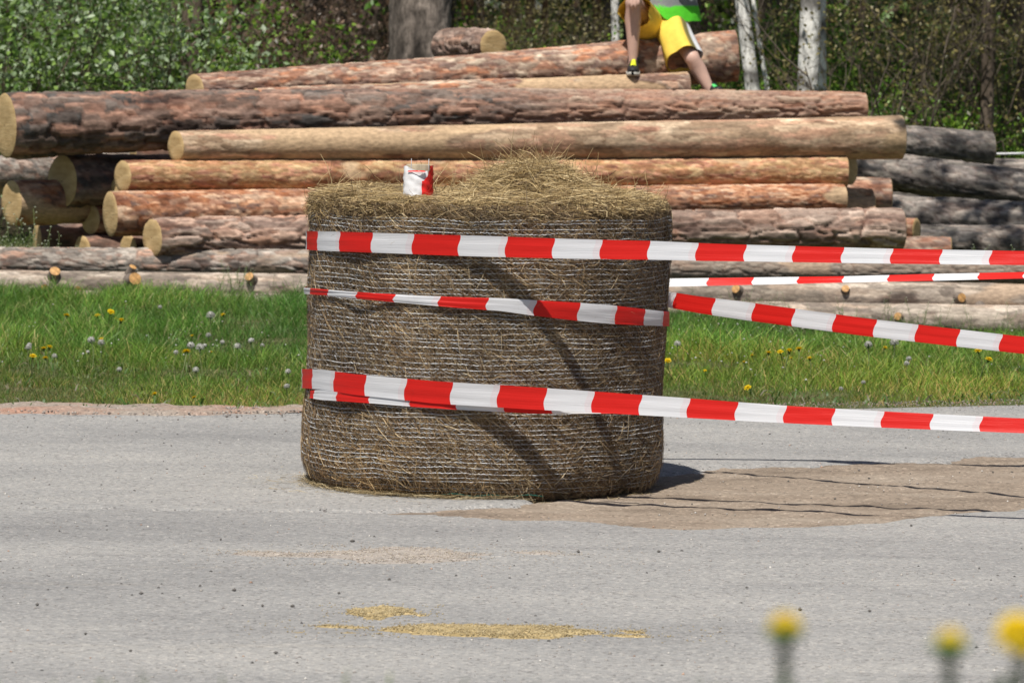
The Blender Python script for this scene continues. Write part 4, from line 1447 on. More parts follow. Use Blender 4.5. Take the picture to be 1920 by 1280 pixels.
def shoe(heel, toe, up, main, accent, solec):
    d = toe - heel; Ln = np.linalg.norm(d); ex = d / Ln
    ey = np.cross(up, ex); ey /= np.linalg.norm(ey)
    ez = np.cross(ex, ey)
    n, k = 22, 20
    us = np.linspace(0, 1, n)
    hw = np.interp(us, [0, 0.05, 0.3, 0.65, 0.85, 0.95, 1], [0.015, 0.032, 0.034, 0.046, 0.042, 0.028, 0.008])
    ht = np.interp(us, [0, 0.05, 0.25, 0.45, 0.7, 0.92, 1], [0.04, 0.085, 0.09, 0.075, 0.055, 0.042, 0.02])
    th = np.arange(k) / k * 2 * np.pi
    sole = MB(); upper = MB(); tongue = MB()
    def P(u, y, z): return heel + ex * (u * Ln)[..., None] + ey * y[..., None] + ez * z[..., None]
    U, TH = np.meshgrid(us, th, indexing='ij')
    cs, sn = np.cos(TH), np.sin(TH)
    spring = 0.018 * np.clip((U - 0.7) / 0.3, 0, 1) ** 2
    y = hw[:, None] * np.sign(cs) * np.abs(cs) ** 0.7
    z = np.where(sn > 0, ht[:, None] * np.abs(sn) ** 0.8, 0.0) + 0.02 + spring
    upper.add(P(U, y, z).reshape(-1, 3) - PO, grid_faces(n, k, True), None, main)
    zs = np.where(sn > 0, 0.026, 0.0) + spring
    sole.add(P(U * 1.03 - 0.015, y * 1.12, zs).reshape(-1, 3) - PO, grid_faces(n, k, True), None, solec)
    uu = np.linspace(0.32, 0.72, 10)
    U2, S2 = np.meshgrid(uu, np.linspace(-1, 1, 9), indexing='ij')
    hh = np.interp(U2, us, ht) * np.sqrt(1 - (0.7 * S2) ** 2) + 0.026
    tongue.add(P(U2, S2 * 0.6 * np.interp(U2, us, hw), hh).reshape(-1, 3) - PO, grid_faces(10, 9), None, accent)
    r_ = obj('shoe', upper.mesh('shoe_upper', True), M['rubber'], person)
    obj('sole', sole.mesh('sole', True), M['rubber'], r_)
    obj('tongue', tongue.mesh('tongue', True), M['rubber'], r_)
    # ankle cuff
    mb = MB(); c = heel + ex * 0.2 * Ln + ez * 0.085 - PO
    limb(mb, [c - ez * 0.02, c + ez * 0.015, c + ez * 0.03], [0.045, 0.046, 0.043], 14, 8, main)
    obj('collar', mb.mesh('collar', True), M['rubber'], r_)


shoe(at(1189, 132, 35.16), at(1186, 146, 34.90), np.array([0, -0.2, 1.0]), np.array([0.018, 0.018, 0.02]), np.array([0.62, 0.66, 0.03]), np.array([0.42, 0.41, 0.37]))
shoe(at(1331, 186, 35.20), at(1352, 180, 35.02), np.array([-0.1, 0.1, 1.0]), np.array([0.018, 0.018, 0.02]), np.array([0.08, 0.55, 0.15]), np.array([0.42, 0.41, 0.37]))

# ---------------------------------------------------------------- grass
def in_front(n, seed, x0, x1, y0f, y1f):
    r = np.random.default_rng(seed)
    x = r.uniform(x0, x1, n)
    t = r.uniform(0, 1, n)
    return x, y0f(x) + t * (y1f(x) - y0f(x)), r


gpal = np.array([[0.095, 0.185, 0.030], [0.130, 0.235, 0.040], [0.070, 0.145, 0.026], [0.170, 0.235, 0.050], [0.20, 0.26, 0.075], [0.32, 0.27, 0.13]])


def grass_blades(x, y, r, hmul=1.0):
    n = len(x)
    ye = y_edge(x)
    t = np.clip((y - ye) / 8.0, 0, 1)
    cl = fbm(x * 1.3, y * 0.9, 0, 23, 3)
    cl2 = fbm(x * 5, y * 4, 0, 29, 2)
    tall = np.interp(t, [0, 0.06, 0.3, 0.6, 0.82, 1], [0.025, 0.040, 0.060, 0.080, 0.085, 0.075])
    H = tall * (1 + 1.8 * cl + 1.1 * cl2) * r.uniform(0.5, 1.35, n) * hmul
    H = np.clip(H, 0.018, 0.30)
    az = r.uniform(0, 6.283, n)
    lean = np.abs(r.normal(0.25, 0.22, n))
    D = np.stack([np.cos(az) * np.sin(lean), np.sin(az) * np.sin(lean), np.cos(lean)], -1)
    P0 = np.stack([x, y, terrain(x, y) - 0.014], -1)
    az2 = az + r.normal(0, 0.5, n)
    curl = np.stack([np.cos(az2), np.sin(az2), -0.35 * np.ones(n)], -1) * (H * r.uniform(0.1, 0.5, n))[:, None]
    Nn = np.stack([np.cos(r.uniform(0, 6.28, n)), np.sin(r.uniform(0, 6.28, n)), 0.2 * np.ones(n)], -1)
    w = r.uniform(0.0022, 0.0046, n) * (0.8 + H * 2.5)
    pr = np.array([0.25, 0.21, 0.22, 0.13, 0.09, 0.10])
    pk = r.choice(6, n, p=pr)
    dry = (r.uniform(0, 1, n) < 0.22 * sstep(0.2, 0.0, t) + 0.10 * (cl < -0.2))
    pk = np.where(dry, 5, pk)
    cl3 = fbm(x * 0.8, y * 0.55, 3, 83, 3)
    C = gpal[pk] * r.uniform(0.7, 1.3, (n, 1)) * (1 + 0.9 * cl + 0.4 * cl2)[:, None]
    C = C * (1 + np.clip(cl3, -0.4, 0.5)[:, None] * np.array([0.6, 0.25, 0.1]))
    C = C * np.array([1.06, 1.09, 0.92])
    C = C * np.where(t[:, None] > 0.45, np.array([0.90, 1.0, 0.95]), np.array([1.10, 1.0, 0.9]))
    return ribbons(P0, D, H, w, Nn, curl, C, 2, sag=True)


xa, ya, r = in_front(330000, 41, -4.3, 4.5, y_edge, lambda x: 32.9 + 0 * x)
keep = r.uniform(0, 1, len(xa)) < 0.55 + 0.9 * fbm(xa * 2.5, ya * 2, 0, 37, 3) + 0.25 * sstep(0.0, 1.0, ya - y_edge(xa))
xa, ya = xa[keep], ya[keep]
V1, q1, C1 = grass_blades(xa, ya, r)
xb, yb, r2 = in_front(60000, 42, -9, 9, y_edge, lambda x: 40.5 + 0 * x)
V2, q2, C2 = grass_blades(xb, yb, r2, 1.1)
# tussocks that hide the foot of the lowest log
xc, yc, r3 = in_front(26000, 43, -4.5, 4.6, lambda x: 31.0 - 0.13 * x, lambda x: 32.2 - 0.13 * x)
kp = fbm(xc * 1.6, yc * 1.2, 0, 51, 3) > -0.08
V3, q3, C3 = grass_blades(xc[kp], yc[kp], r3, 1.25)
# low broad leaves between the blades
xl, yl, r4 = in_front(9000, 44, -4.3, 4.5, lambda x: y_edge(x) - 0.12, lambda x: 31.0 + 0 * x)
kp = (fbm(xl * 2.2, yl * 1.6, 0, 58, 3) > 0.05) | (yl < y_edge(xl) + 0.25)
xl, yl = xl[kp], yl[kp]; nl = len(xl)
a4 = r4.uniform(0, 6.28, nl); e4 = r4.uniform(0.1, 0.9, nl)
V4, q4, C4 = ribbons(np.stack([xl, yl, terrain(xl, yl) + 0.004], -1), np.stack([np.cos(a4) * np.cos(e4), np.sin(a4) * np.cos(e4), np.sin(e4)], -1), r4.uniform(0.025, 0.06, nl), r4.uniform(0.006, 0.014, nl),
                     np.array([0, -0.2, 1.0]) + r4.normal(0, 0.3, (nl, 3)), np.array([0, 0, 0.012]) + 0 * a4[:, None], np.array([[0.06, 0.125, 0.025], [0.085, 0.16, 0.035], [0.11, 0.15, 0.05], [0.15, 0.13, 0.07]])[r4.integers(0, 4, nl)], 2)
nV = np.cumsum([0, len(V1), len(V2), len(V3)])
V = np.vstack([V1, V2, V3, V4]); q = np.vstack([q1, q2 + nV[1], q3 + nV[2], q4 + nV[3]]); C = np.vstack([C1, C2, C3, C4])
tag(obj('grass', make_mesh('grass', V, q, None, C), M['grass']), 'strip of green meadow grass between the road and the logs', 'grass', kind='stuff')

# tiny white clover and daisy heads, too small and many to count
r = np.random.default_rng(61)
x, y, r = in_front(900, 61, -4.3, 4.5, lambda x: y_edge(x) + 0.1, lambda x: 31.5 + 0 * x)
k = fbm(x * 1.2, y * 0.8, 0, 63, 3) > 0.02
x, y = x[k], y[k]; n = len(x)
V, T, C = stone_mesh(n, np.stack([x, y, terrain(x, y) + r.uniform(0.03, 0.12, n)], -1), r.uniform(0.004, 0.009, n), np.array([[0.62, 0.62, 0.56], [0.5, 0.48, 0.42]])[r.integers(0, 2, n)], 62)
tag(obj('clover_heads', make_mesh('clover_heads', V, None, T, C), M['petal']), 'tiny whitish flower heads dotted through the grass', 'flowers', kind='stuff')


# ---------------------------------------------------------------- dandelions
def petals(n, r0, r1, el, seed, w=0.0035):
    r = np.random.default_rng(seed)
    az = np.arange(n) / n * 6.283 * 1.0 + r.uniform(-0.1, 0.1, n)
    e = el + r.normal(0, 0.12, n)
    D = np.stack([np.cos(az) * np.cos(e), np.sin(az) * np.cos(e), np.sin(e)], -1)
    P0 = D * r0
    C = np.array([0.80, 0.58, 0.01]) * r.uniform(0.85, 1.1, (n, 1)) * np.array([1, 1, 1])
    Nn = np.stack([-np.cos(az) * np.sin(e), -np.sin(az) * np.sin(e), np.cos(e)], -1)
    V, q, c = ribbons(P0, D, np.full(n, r1 - r0) * r.uniform(0.85, 1.1, n), np.full(n, w * 2), Nn, np.zeros((n, 3)) + np.array([0, 0, 0.002]), C, 2)
    return V, q, c


def flower_mesh(name, rad, closed, seed, dense=1.0):
    mb = MB()
    for k, (el, f) in enumerate([(0.10, 1.0), (0.40, 0.92), (0.75, 0.75), (1.15, 0.5)]):
        V, q, c = petals(int(26 * dense * (1 - 0.15 * k)), 0.002, rad * f, el + closed * 0.7, seed + k, rad * 0.13)
        mb.add(V, q, None, c)
    return mb.mesh(name)


def stem_mesh(name, h, rad=0.0022, c=(0.16, 0.19, 0.08), lean=0.03):
    tp = np.linspace(0, 1, 7)
    P = np.stack([lean * (tp - 1) ** 2, 0.01 * np.sin(tp * 3), (tp - 1) * h], -1)
    V, q, t = tube(P, rad, 6, up=(0, 1, 0))
    mb = MB().add(V, q, t, c)
    # green bracts under the head
    V, q, t = tube(np.array([[0, 0, -0.016], [0, 0, -0.008], [0, 0, 0.0], [0, 0, 0.004]]), [rad, rad * 3.0, rad * 3.4, rad * 2], 8, up=(0, 1, 0))
    mb.add(V, q, t, (0.08, 0.14, 0.04))
    return mb.mesh(name, True)


def clock_mesh(name, rad, seed):
    r = np.random.default_rng(seed)
    n = 170
    d = r.normal(0, 1, (n, 3)); d[:, 2] = np.where(d[:, 2] < -0.6, -d[:, 2], d[:, 2]); d /= np.linalg.norm(d, axis=1)[:, None]
    c = np.broadcast_to(np.array([0.58, 0.57, 0.53]), (n, 3))
    V, q, cc = ribbons(d * 0.003, d, np.full(n, rad), np.full(n, 0.0012), r.normal(0, 1, (n, 3)), np.zeros((n, 3)), c, 1)
    mb = MB().add(V, q, None, cc)
    # parachute tufts
    m = 5
    for k in range(m):
        s = np.cross(d, r.normal(0, 1, (n, 3))); s /= np.linalg.norm(s, axis=1)[:, None]
        V, q, cc = ribbons(d * rad - s * 0.0035, s, np.full(n, 0.007), np.full(n, 0.0016), d, -d * 0.0015, c, 1)
        mb.add(V, q, None, cc)
    return mb.mesh(name)


FL = [flower_mesh('flower_head', 0.021, 0.0, 1), flower_mesh('flower_head', 0.023, 0.15, 5), flower_mesh('flower_head', 0.019, 0.0, 9)]
CK = [clock_mesh('seed_head', 0.021, 3), clock_mesh('seed_head', 0.024, 4)]
STM = stem_mesh('flower_stem', 0.14)
yel = [(125, 590, 1), (183, 590, 0.9), (208, 583, 1.25), (227, 599, 1.2), (217, 596, 0.6), (418, 588, 0.9), (350, 658, 1.2), (82, 652, 0.9), (93, 649, 1.1), (62, 666, 1.0), (85, 670, 0.8), (190, 634, 0.8), (290, 737, 0.9), (360, 628, 0.6), (396, 658, 0.6), (364, 743, 0.6),
       (1441, 660, 0.9), (1463, 658, 1.0), (1480, 656, 1.2), (1498, 653, 1.0), (1410, 664, 0.6), (1518, 670, 0.9), (1252, 675, 0.9), (1402, 725, 1.1), (1660, 650, 0.8), (1834, 656, 1.0), (1854, 672, 1.2), (1322, 693, 0.5), (1395, 677, 0.5), (1483, 669, 0.6)]
sed = [(300, 574, 0.8), (395, 590, 1.3), (171, 636, 1.2), (190, 641, 1.0), (55, 645, 0.8), (53, 650, 0.9), (358, 646, 1.2), (375, 650, 1.2), (384, 646, 0.7), (445, 648, 1.0), (471, 637, 1.0), (391, 627, 0.8), (224, 691, 0.8), (367, 692, 0.9), (417, 640, 0.8), (540, 695, 0.8), (538, 723, 0.9), (102, 666, 0.8), (165, 658, 0.6), (492, 646, 0.6), (330, 659, 0.8),
       (1270, 643, 1.0), (1628, 645, 1.3), (1677, 641, 1.3), (1704, 671, 0.9), (1700, 680, 0.8), (1619, 715, 0.7), (1577, 727, 0.6), (1497, 637, 0.6)]
for i, (px, py, s) in enumerate(yel):
    hh = 0.13 * s if py < 715 else 0.05
    p = ground_hit(px, py + 2, hh)
    o = empty('dandelion', (p[0], p[1], p[2] + hh))
    rr = random.Random(i)
    o.rotation_euler = (rr.uniform(0.0, 0.5), rr.uniform(-0.15, 0.15), rr.uniform(0, 6))
    o.scale = (1.0 * s,) * 3
    # heads tip about their own centre, stems go down to the ground
    obj('flower_head', FL[i % 3], M['petal'], o)
    obj('stem', STM, M['tinted'], o).scale.z = 1.0 if py < 715 else 0.35
    tag(o, 'open yellow dandelion flower standing in the grass strip', 'dandelion', 'yellow dandelions in the grass')
for i, (px, py, s) in enumerate(sed):
    hh = 0.13 * s if py < 705 else 0.07
    p = ground_hit(px, py + 2, hh)
    o = empty('dandelion_clock', (p[0], p[1], p[2] + hh))
    rr = random.Random(i + 50)
    o.rotation_euler = (rr.uniform(-0.15, 0.15), rr.uniform(-0.15, 0.15), rr.uniform(0, 6))
    o.scale = (0.8 * s,) * 3
    obj('seed_head', CK[i % 2], M['petal'], o)
    obj('stem', STM, M['tinted'], o).scale.z = 1.35 if py < 705 else 0.75
    tag(o, 'pale fluffy dandelion seed head standing in the grass strip', 'seed head', 'dandelion clocks in the grass')

# blurred dandelions on the bank before the camera
BST = stem_mesh('tall_stem', 0.40, 0.0038, (0.045, 0.10, 0.02), 0.02)
for (px, py, Y, rad, closed, label) in [(1471, 1180, 3.05, 0.0115, 0.5, 'half closed dandelion with a tall green stem on the near bank'),
                                        (1781, 1206, 2.95, 0.0095, 0.6, 'smaller, nearly shut dandelion beside the large open one on the near bank'),
                                        (1914, 1194, 3.0, 0.017, 0.1, 'large open dandelion flower on the near bank')]:
    p = at(px, py, Y)
    o = empty('dandelion', p)
    fh = obj('flower_head', flower_mesh('flower_head_near', rad, closed, int(px), 2.0), M['petal'], o)
    fh.rotation_euler.x = 0.6
    st = obj('stem', BST, M['tinted'], o)
    st.scale.z = (p[2] - float(terrain(p[0], p[1])) + 0.02) / 0.40
    tag(o, label, 'dandelion')
# leaves and blades of the bank, mostly under the frame
r = np.random.default_rng(71)
n = 5000
x = r.uniform(-1.2, 1.4, n); y = r.uniform(2.6, 5.2, n)
H = r.uniform(0.03, 0.10, n)
az = r.uniform(0, 6.28, n); ln = r.uniform(0, 0.5, n)
D = np.stack([np.cos(az) * np.sin(ln), np.sin(az) * np.sin(ln), np.cos(ln)], -1)
V, q, C = ribbons(np.stack([x, y, terrain(x, y) - 0.015], -1), D, H, r.uniform(0.003, 0.006, n), r.normal(0, 1, (n, 3)), np.zeros((n, 3)), gpal[r.integers(0, 5, n)], 2)
tag(obj('bank_grass', make_mesh('bank_grass', V, q, None, C), M['grass']), 'short grass on the bank below the near dandelions', 'grass', kind='stuff')
for k, (px, py, Y) in enumerate([(1888, 1268, 2.95), (1700, 1290, 3.0)]):
    p = at(px, py, Y)
    b = np.array([p[0] + 0.05, p[1] + 0.03, float(terrain(p[0], p[1]))])
    tp = np.linspace(0, 1, 9)
    Pc = b + (p - b) * tp[:, None] + np.array([-0.03, 0, 0.03]) * (np.sin(np.pi * tp))[:, None]
    w = 0.012 * np.sin(np.pi * np.clip(tp * 0.9 + 0.08, 0, 1)) + 0.002
    V = np.concatenate([Pc + np.array([1, 0, 0]) * w[:, None], Pc + np.array([0, 0.006, 0]), Pc - np.array([1, 0, 0]) * w[:, None]]) - b
    i = np.arange(8)
    q = np.vstack([np.stack([i, i + 1, i + 10, i + 9], -1), np.stack([i + 9, i + 10, i + 19, i + 18], -1)])
    tag(obj('dandelion_leaf', make_mesh('dandelion_leaf', V, q, None, np.broadcast_to((0.07, 0.15, 0.03), (len(V), 3)), True), M['leaf'], None, b),
        ['broad green leaf under the large near dandelion', 'low green leaf between the near dandelions'][k], 'leaf')


# ---------------------------------------------------------------- weeds with pale pods (by the logs)
def weed_mesh(seed, h, podc=(0.30, 0.36, 0.18)):
    r = np.random.default_rng(seed)
    mb = MB(); pods = MB()
    ns = r.integers(2, 5)
    for k in range(ns):
        tip = np.array([r.normal(0, 0.06), r.normal(0, 0.04), h * r.uniform(0.6, 1.05)])
        tp = np.linspace(0, 1, 7)
        P = tip * tp[:, None] + np.array([r.normal(0, 0.02), 0, 0]) * np.sin(np.pi * tp)[:, None]
        V, q, t = tube(P, 0.0022 - 0.0012 * tp, 4, up=(0, 1, 0)); mb.add(V, q, t, (0.13, 0.17, 0.06))
        m = 9
        for j in range(m):
            f = 0.45 + 0.55 * j / (m - 1)
            b = np.array([np.interp(f, tp, P[:, i]) for i in range(3)])
            a = r.uniform(0, 6.28)
            e = b + np.array([math.cos(a) * 0.022, math.sin(a) * 0.022, 0.012]) * (1.25 - f * 0.7)
            V, q, t = tube(np.array([b, e]), 0.0008, 3); mb.add(V, q, t, (0.15, 0.19, 0.07))
            s = 0.0075 if f > 0.9 else 0.0055
            V, T, C = stone_mesh(1, e[None], np.array([s]), np.array([podc if f < 0.85 else (0.42, 0.46, 0.33)]), int(r.integers(1e6)))
            pods.add(V, None, T, C)
    for k in range(6):
        a = r.uniform(0, 6.28); z = r.uniform(0, h * 0.5)
        V, q, c = ribbons(np.array([[0, 0, z]]), np.array([[math.cos(a) * 0.8, math.sin(a) * 0.8, 0.6]]), np.array([0.07]), np.array([0.010]), np.array([[0, 0, 1.0]]), np.array([[0, 0, -0.01]]), np.array([[0.08, 0.14, 0.035]]), 3)
        mb.add(V, q, None, c)
    return mb.mesh('weed_stems'), pods.mesh('weed_pods')


WD = [weed_mesh(100 + k, 0.36) for k in range(5)]
wspots = [(4, 480, 33.15, 1.0), (22, 482, 33.2, 1.0), (45, 484, 33.15, 0.85), (62, 485, 33.25, 1.0), (78, 486, 33.3, 0.8), (98, 487, 33.15, 0.45), (116, 487, 33.2, 0.35), (134, 488, 33.2, 0.25), (158, 488, 33.15, 0.25), (30, 486, 33.0, 0.7), (12, 486, 33.1, 0.8)]
for k, (px, py, Y, s) in enumerate(wspots):
    p = at(px, py, Y); p[2] = min(p[2], terrain(p[0], p[1]) + 0.25)
    p[2] = float(terrain(p[0], p[1]))
    o = empty('weed', p)
    o.scale = (1.2 * s + 0.4, 1.2 * s + 0.4, 0.62 + 0.95 * s)
    o.rotation_euler.z = k * 1.7
    obj('stems', WD[k % 5][0], M['tinted'], o); obj('pods', WD[k % 5][1], M['petal'], o)['kind'] = 'stuff'
    tag(o, 'tall weed with pale pods growing by the split orange butt', 'weed', 'tall weeds by the log butts')
rr = random.Random(5)
for k in range(46):
    right = k < 36
    px = rr.uniform(1250, 1930) if right else rr.uniform(380, 575)
    Yb = rr.uniform(30.6, 31.35) if right else rr.uniform(31.4, 32.0)
    x = (px - 960) * Yb / FPX
    o = empty('weed', (x, Yb, float(terrain(x, Yb))))
    s = rr.uniform(0.35, 0.75)
    o.scale = (s * 1.2, s * 1.2, s)
    o.rotation_euler.z = rr.uniform(0, 6)
    obj('stems', WD[k % 5][0], M['tinted'], o); obj('pods', WD[k % 5][1], M['petal'], o)['kind'] = 'stuff'
    tag(o, 'thin seeding weed standing against the low row of worn logs', 'weed', 'thin weeds before the low logs')
rr = random.Random(6)
for k in range(14):
    px = rr.uniform(1720, 1925)
    Yb = 34.2 + rr.uniform(0, 0.4)
    x = (px - 960) * Yb / FPX
    o = empty('weed', (x, Yb, float(terrain(x, Yb))))
    s = rr.uniform(0.8, 1.1)
    o.scale = (s, s, s * 1.1)
    o.rotation_euler.z = rr.uniform(0, 6)
    obj('stems', WD[k % 5][0], M['tinted'], o); obj('pods', WD[k % 5][1], M['petal'], o)['kind'] = 'stuff'
    tag(o, 'pale podded weed standing before the bottom grey log of the old pile', 'weed', 'weeds before the old grey logs')

# ---------------------------------------------------------------- wood behind
def leaf_cloud(n, cen, rad, size, pal, seed, droop=0.0):
    """n folded leaves spread in ellipsoidal clumps cen (k,3) with radii rad (k,3)"""
    r = np.random.default_rng(seed)
    k = r.integers(0, len(cen), n)
    d = r.normal(0, 1, (n, 3)); d /= np.linalg.norm(d, axis=1)[:, None]
    d *= r.uniform(0.15, 1, (n, 1)) ** 0.5
    P = cen[k] + d * rad[k]
    ax = r.normal(0, 1, (n, 3)); ax[:, 2] -= droop; ax /= np.linalg.norm(ax, axis=1)[:, None]
    sd = np.cross(ax, r.normal(0, 1, (n, 3))); sd /= np.linalg.norm(sd, axis=1)[:, None]
    nm = np.cross(ax, sd)
    s = size * r.uniform(0.6, 1.3, n)[:, None]
    V = np.stack([P - ax * s * 0.5, P + sd * s * 0.30 + nm * s * 0.08, P + ax * s * 0.5, P - sd * s * 0.30 + nm * s * 0.08], 1)
    q = np.arange(n * 4).reshape(n, 4)
    t = np.concatenate([q[:, [0, 1, 2]], q[:, [0, 2, 3]]])
    cc = pal[r.integers(0, len(pal), n)] * r.uniform(0.75, 1.25, (n, 1))
    return V.reshape(-1, 3), t, np.repeat(cc, 4, axis=0)


def twigs(seed, base, dirv, length, rad, depth, spread=0.6, nchild=4, bend=0.15, out=None, tips=None, colr=(0.11, 0.085, 0.06), up=0.15):
    r = np.random.default_rng(seed) if not isinstance(seed, np.random.Generator) else seed
    if out is None: out, tips = MB(), []
    dirv = np.asarray(dirv, float); dirv /= np.linalg.norm(dirv)
    n = 5
    P = [np.asarray(base, float)]
    d = dirv.copy()
    for i in range(n):
        d = d + r.normal(0, bend, 3) + np.array([0, 0, up * 0.2]); d /= np.linalg.norm(d)
        P.append(P[-1] + d * length / n)
    P = np.array(P)
    V, q, t = tube(P, np.linspace(rad, rad * 0.35, n + 1), 5 if rad > 0.012 else 3, caps=False)
    out.add(V, q, None, np.asarray(colr) * r.uniform(0.8, 1.2))
    if depth == 0:
        tips.append(P[-1]); tips.append(P[3])
        return out, tips
    for k in range(nchild):
        f = r.uniform(0.3, 1.0)
        b = np.array([np.interp(f * n, np.arange(n + 1), P[:, i]) for i in range(3)])
        nd = d + r.normal(0, spread, 3); nd[2] += up
        twigs(r, b, nd, length * r.uniform(0.45, 0.7), rad * 0.5, depth - 1, spread, nchild, bend, out, tips, colr, up)
    return out, tips


PG = np.array([[0.17, 0.28, 0.05], [0.24, 0.36, 0.09], [0.10, 0.19, 0.04], [0.28, 0.38, 0.20], [0.34, 0.42, 0.27]])      # pale bush
BG = np.array([[0.12, 0.25, 0.025], [0.19, 0.34, 0.035], [0.08, 0.18, 0.02], [0.24, 0.36, 0.05]])                             # fresh green
DG = np.array([[0.035, 0.065, 0.02], [0.05, 0.085, 0.025], [0.025, 0.045, 0.015], [0.07, 0.09, 0.03]])                       # dark needles
OL = np.array([[0.12, 0.11, 0.035], [0.15, 0.13, 0.05], [0.09, 0.085, 0.03], [0.17, 0.14, 0.05]])                            # olive buds
BR = np.array([[0.16, 0.10, 0.065], [0.20, 0.13, 0.09], [0.12, 0.085, 0.06], [0.10, 0.075, 0.05]])                           # dead leaves


def shrub_meshes(seed, h, w, pal, nleaf, size, depth=3, woodc=(0.11, 0.085, 0.06), spread=0.65):
    r = np.random.default_rng(seed)
    out, tips = MB(), []
    for k in range(5):
        a = k / 5 * 6.28 + r.uniform(-0.4, 0.4)
        twigs(np.random.default_rng(seed * 31 + k), [0.12 * math.cos(a), 0.12 * math.sin(a), -0.05], [0.35 * math.cos(a) * w, 0.35 * math.sin(a) * w, 1.0], h * 0.62, 0.016, depth, spread, 4, 0.12, out, tips, woodc)
    tips = np.array(tips)
    V, t, c = leaf_cloud(nleaf, tips, np.full((len(tips), 3), 0.095 * h / 2.0 + 0.02), size, pal, seed + 1)
    lf = MB().add(V, None, t, c)
    return out.mesh('shrub_stems'), lf.mesh('shrub_leaves')


SHR = {'pale': [shrub_meshes(201, 2.6, 1.0, PG, 2500, 0.068), shrub_meshes(202, 2.6, 1.0, PG, 2300, 0.068)],
       'fresh': [shrub_meshes(211, 1.9, 1.1, BG, 3800, 0.055), shrub_meshes(212, 1.7, 1.2, BG, 3600, 0.06)],
       'bare': [shrub_meshes(221, 2.8, 1.2, OL * 1.3, 1800, 0.04, 3, (0.10, 0.08, 0.055), 0.8), shrub_meshes(222, 2.6, 1.2, OL * 1.3, 1700, 0.04, 3, (0.10, 0.08, 0.06), 0.8)],
       'brown': [shrub_meshes(231, 2.2, 1.2, BR, 1500, 0.055, 3, (0.12, 0.085, 0.065), 0.8), shrub_meshes(232, 2.0, 1.2, BR, 1500, 0.055, 3, (0.12, 0.085, 0.065), 0.8)]}
SL = {'pale': ('leafy pale green bush growing behind the huge plated log', 'pale leafy bushes at the wood edge'),
      'fresh': ('fresh green shrub in the shade under the trees', 'green shrubs under the trees'),
      'bare': ('nearly bare twiggy shrub with olive buds at the wood edge', 'twiggy olive shrubs at the wood edge'),
      'brown': ('brown shrub with withered leaves under the pines', 'brown withered shrubs under the pines')}
nsh = {k: 0 for k in SHR}


def shrub(kind, px, Y, s, rot):
    x = (px - 960) * Y / FPX
    o = empty('shrub', (x, Y, float(terrain(x, Y)) + 0.03))
    o.scale = (s, s, s); o.rotation_euler.z = rot
    a, b = SHR[kind][nsh[kind] % 2]; nsh[kind] += 1
    obj('stems', a, M['tinted'], o); obj('foliage', b, M['leaf'], o)
    tag(o, SL[kind][0], 'shrub', SL[kind][1])


rr = random.Random(12)
for k, (px, Y, s) in enumerate([(-40, 39.2, 0.95), (70, 40.3, 1.0), (165, 39.6, 0.92), (255, 40.2, 0.85), (330, 41.0, 0.62), (20, 42.5, 1.2), (210, 43, 1.15), (-130, 41, 1.1)]):
    shrub('pale', px, Y, s, k * 2.1)
for k in range(24):
    px = rr.choice([rr.uniform(1290, 1960), rr.uniform(1290, 1960), rr.uniform(350, 560), rr.uniform(860, 1180)])
    shrub('fresh', px, rr.uniform(42.5, 52), rr.uniform(0.7, 1.2), rr.uniform(0, 6))
for k in range(10):
    shrub('fresh', rr.uniform(1300, 1950), rr.uniform(41.5, 44.5), rr.uniform(0.5, 0.85), rr.uniform(0, 6))
for k in range(5):
    shrub('bare', rr.uniform(1560, 1960), rr.uniform(40.0, 45), rr.uniform(0.8, 1.25), rr.uniform(0, 6))
for k in range(4):
    shrub('bare', rr.uniform(1000, 1150), rr.uniform(44.0, 49), rr.uniform(0.7, 1.0), rr.uniform(0, 6))
for k in range(12):
    shrub('brown', rr.uniform(390, 720), rr.uniform(42.5, 52), rr.uniform(0.7, 1.2), rr.uniform(0, 6))


def crown_meshes(seed, h0, h1, rad, pal, nleaf, size, nclump=26):
    r = np.random.default_rng(seed)
    z = r.uniform(h0, h1, nclump)
    f = (z - h0) / (h1 - h0)
    R_ = rad * np.sin(np.pi * np.clip(0.18 + 0.82 * (1 - f) * 0.95, 0, 1)) * r.uniform(0.25, 1.0, nclump)
    a = r.uniform(0, 6.28, nclump)
    cen = np.stack([R_ * np.cos(a), R_ * np.sin(a), z], -1)
    V, t, c = leaf_cloud(nleaf, cen, r.uniform(0.5, 1.1, (nclump, 1)) * np.array([[1.1, 1.1, 0.7]]), size, pal, seed + 3)
    lf = MB().add(V, None, t, c).mesh('crown_leaves')
    lb = MB()
    for k in range(nclump):
        b = np.array([0, 0, max(h0 - 1.0, cen[k, 2] - 1.2)])
        P = np.array([b, (b + cen[k]) / 2 + np.array([0, 0, 0.25]), cen[k]])
        V, q, t = tube(P, [0.05, 0.03, 0.01], 4, caps=False)
        lb.add(V, q, None, (0.12, 0.09, 0.065))
    return lf, lb.mesh('crown_limbs')


CR = {'pine': [crown_meshes(301, 6.0, 14, 2.6, DG, 2200, 0.26), crown_meshes(302, 5.0, 13, 2.8, DG, 2200, 0.26)],
      'leafy': [crown_meshes(311, 4.2, 12, 2.9, BG, 2500, 0.17), crown_meshes(312, 4.6, 12, 2.7, OL * 0.9, 2200, 0.15)]}


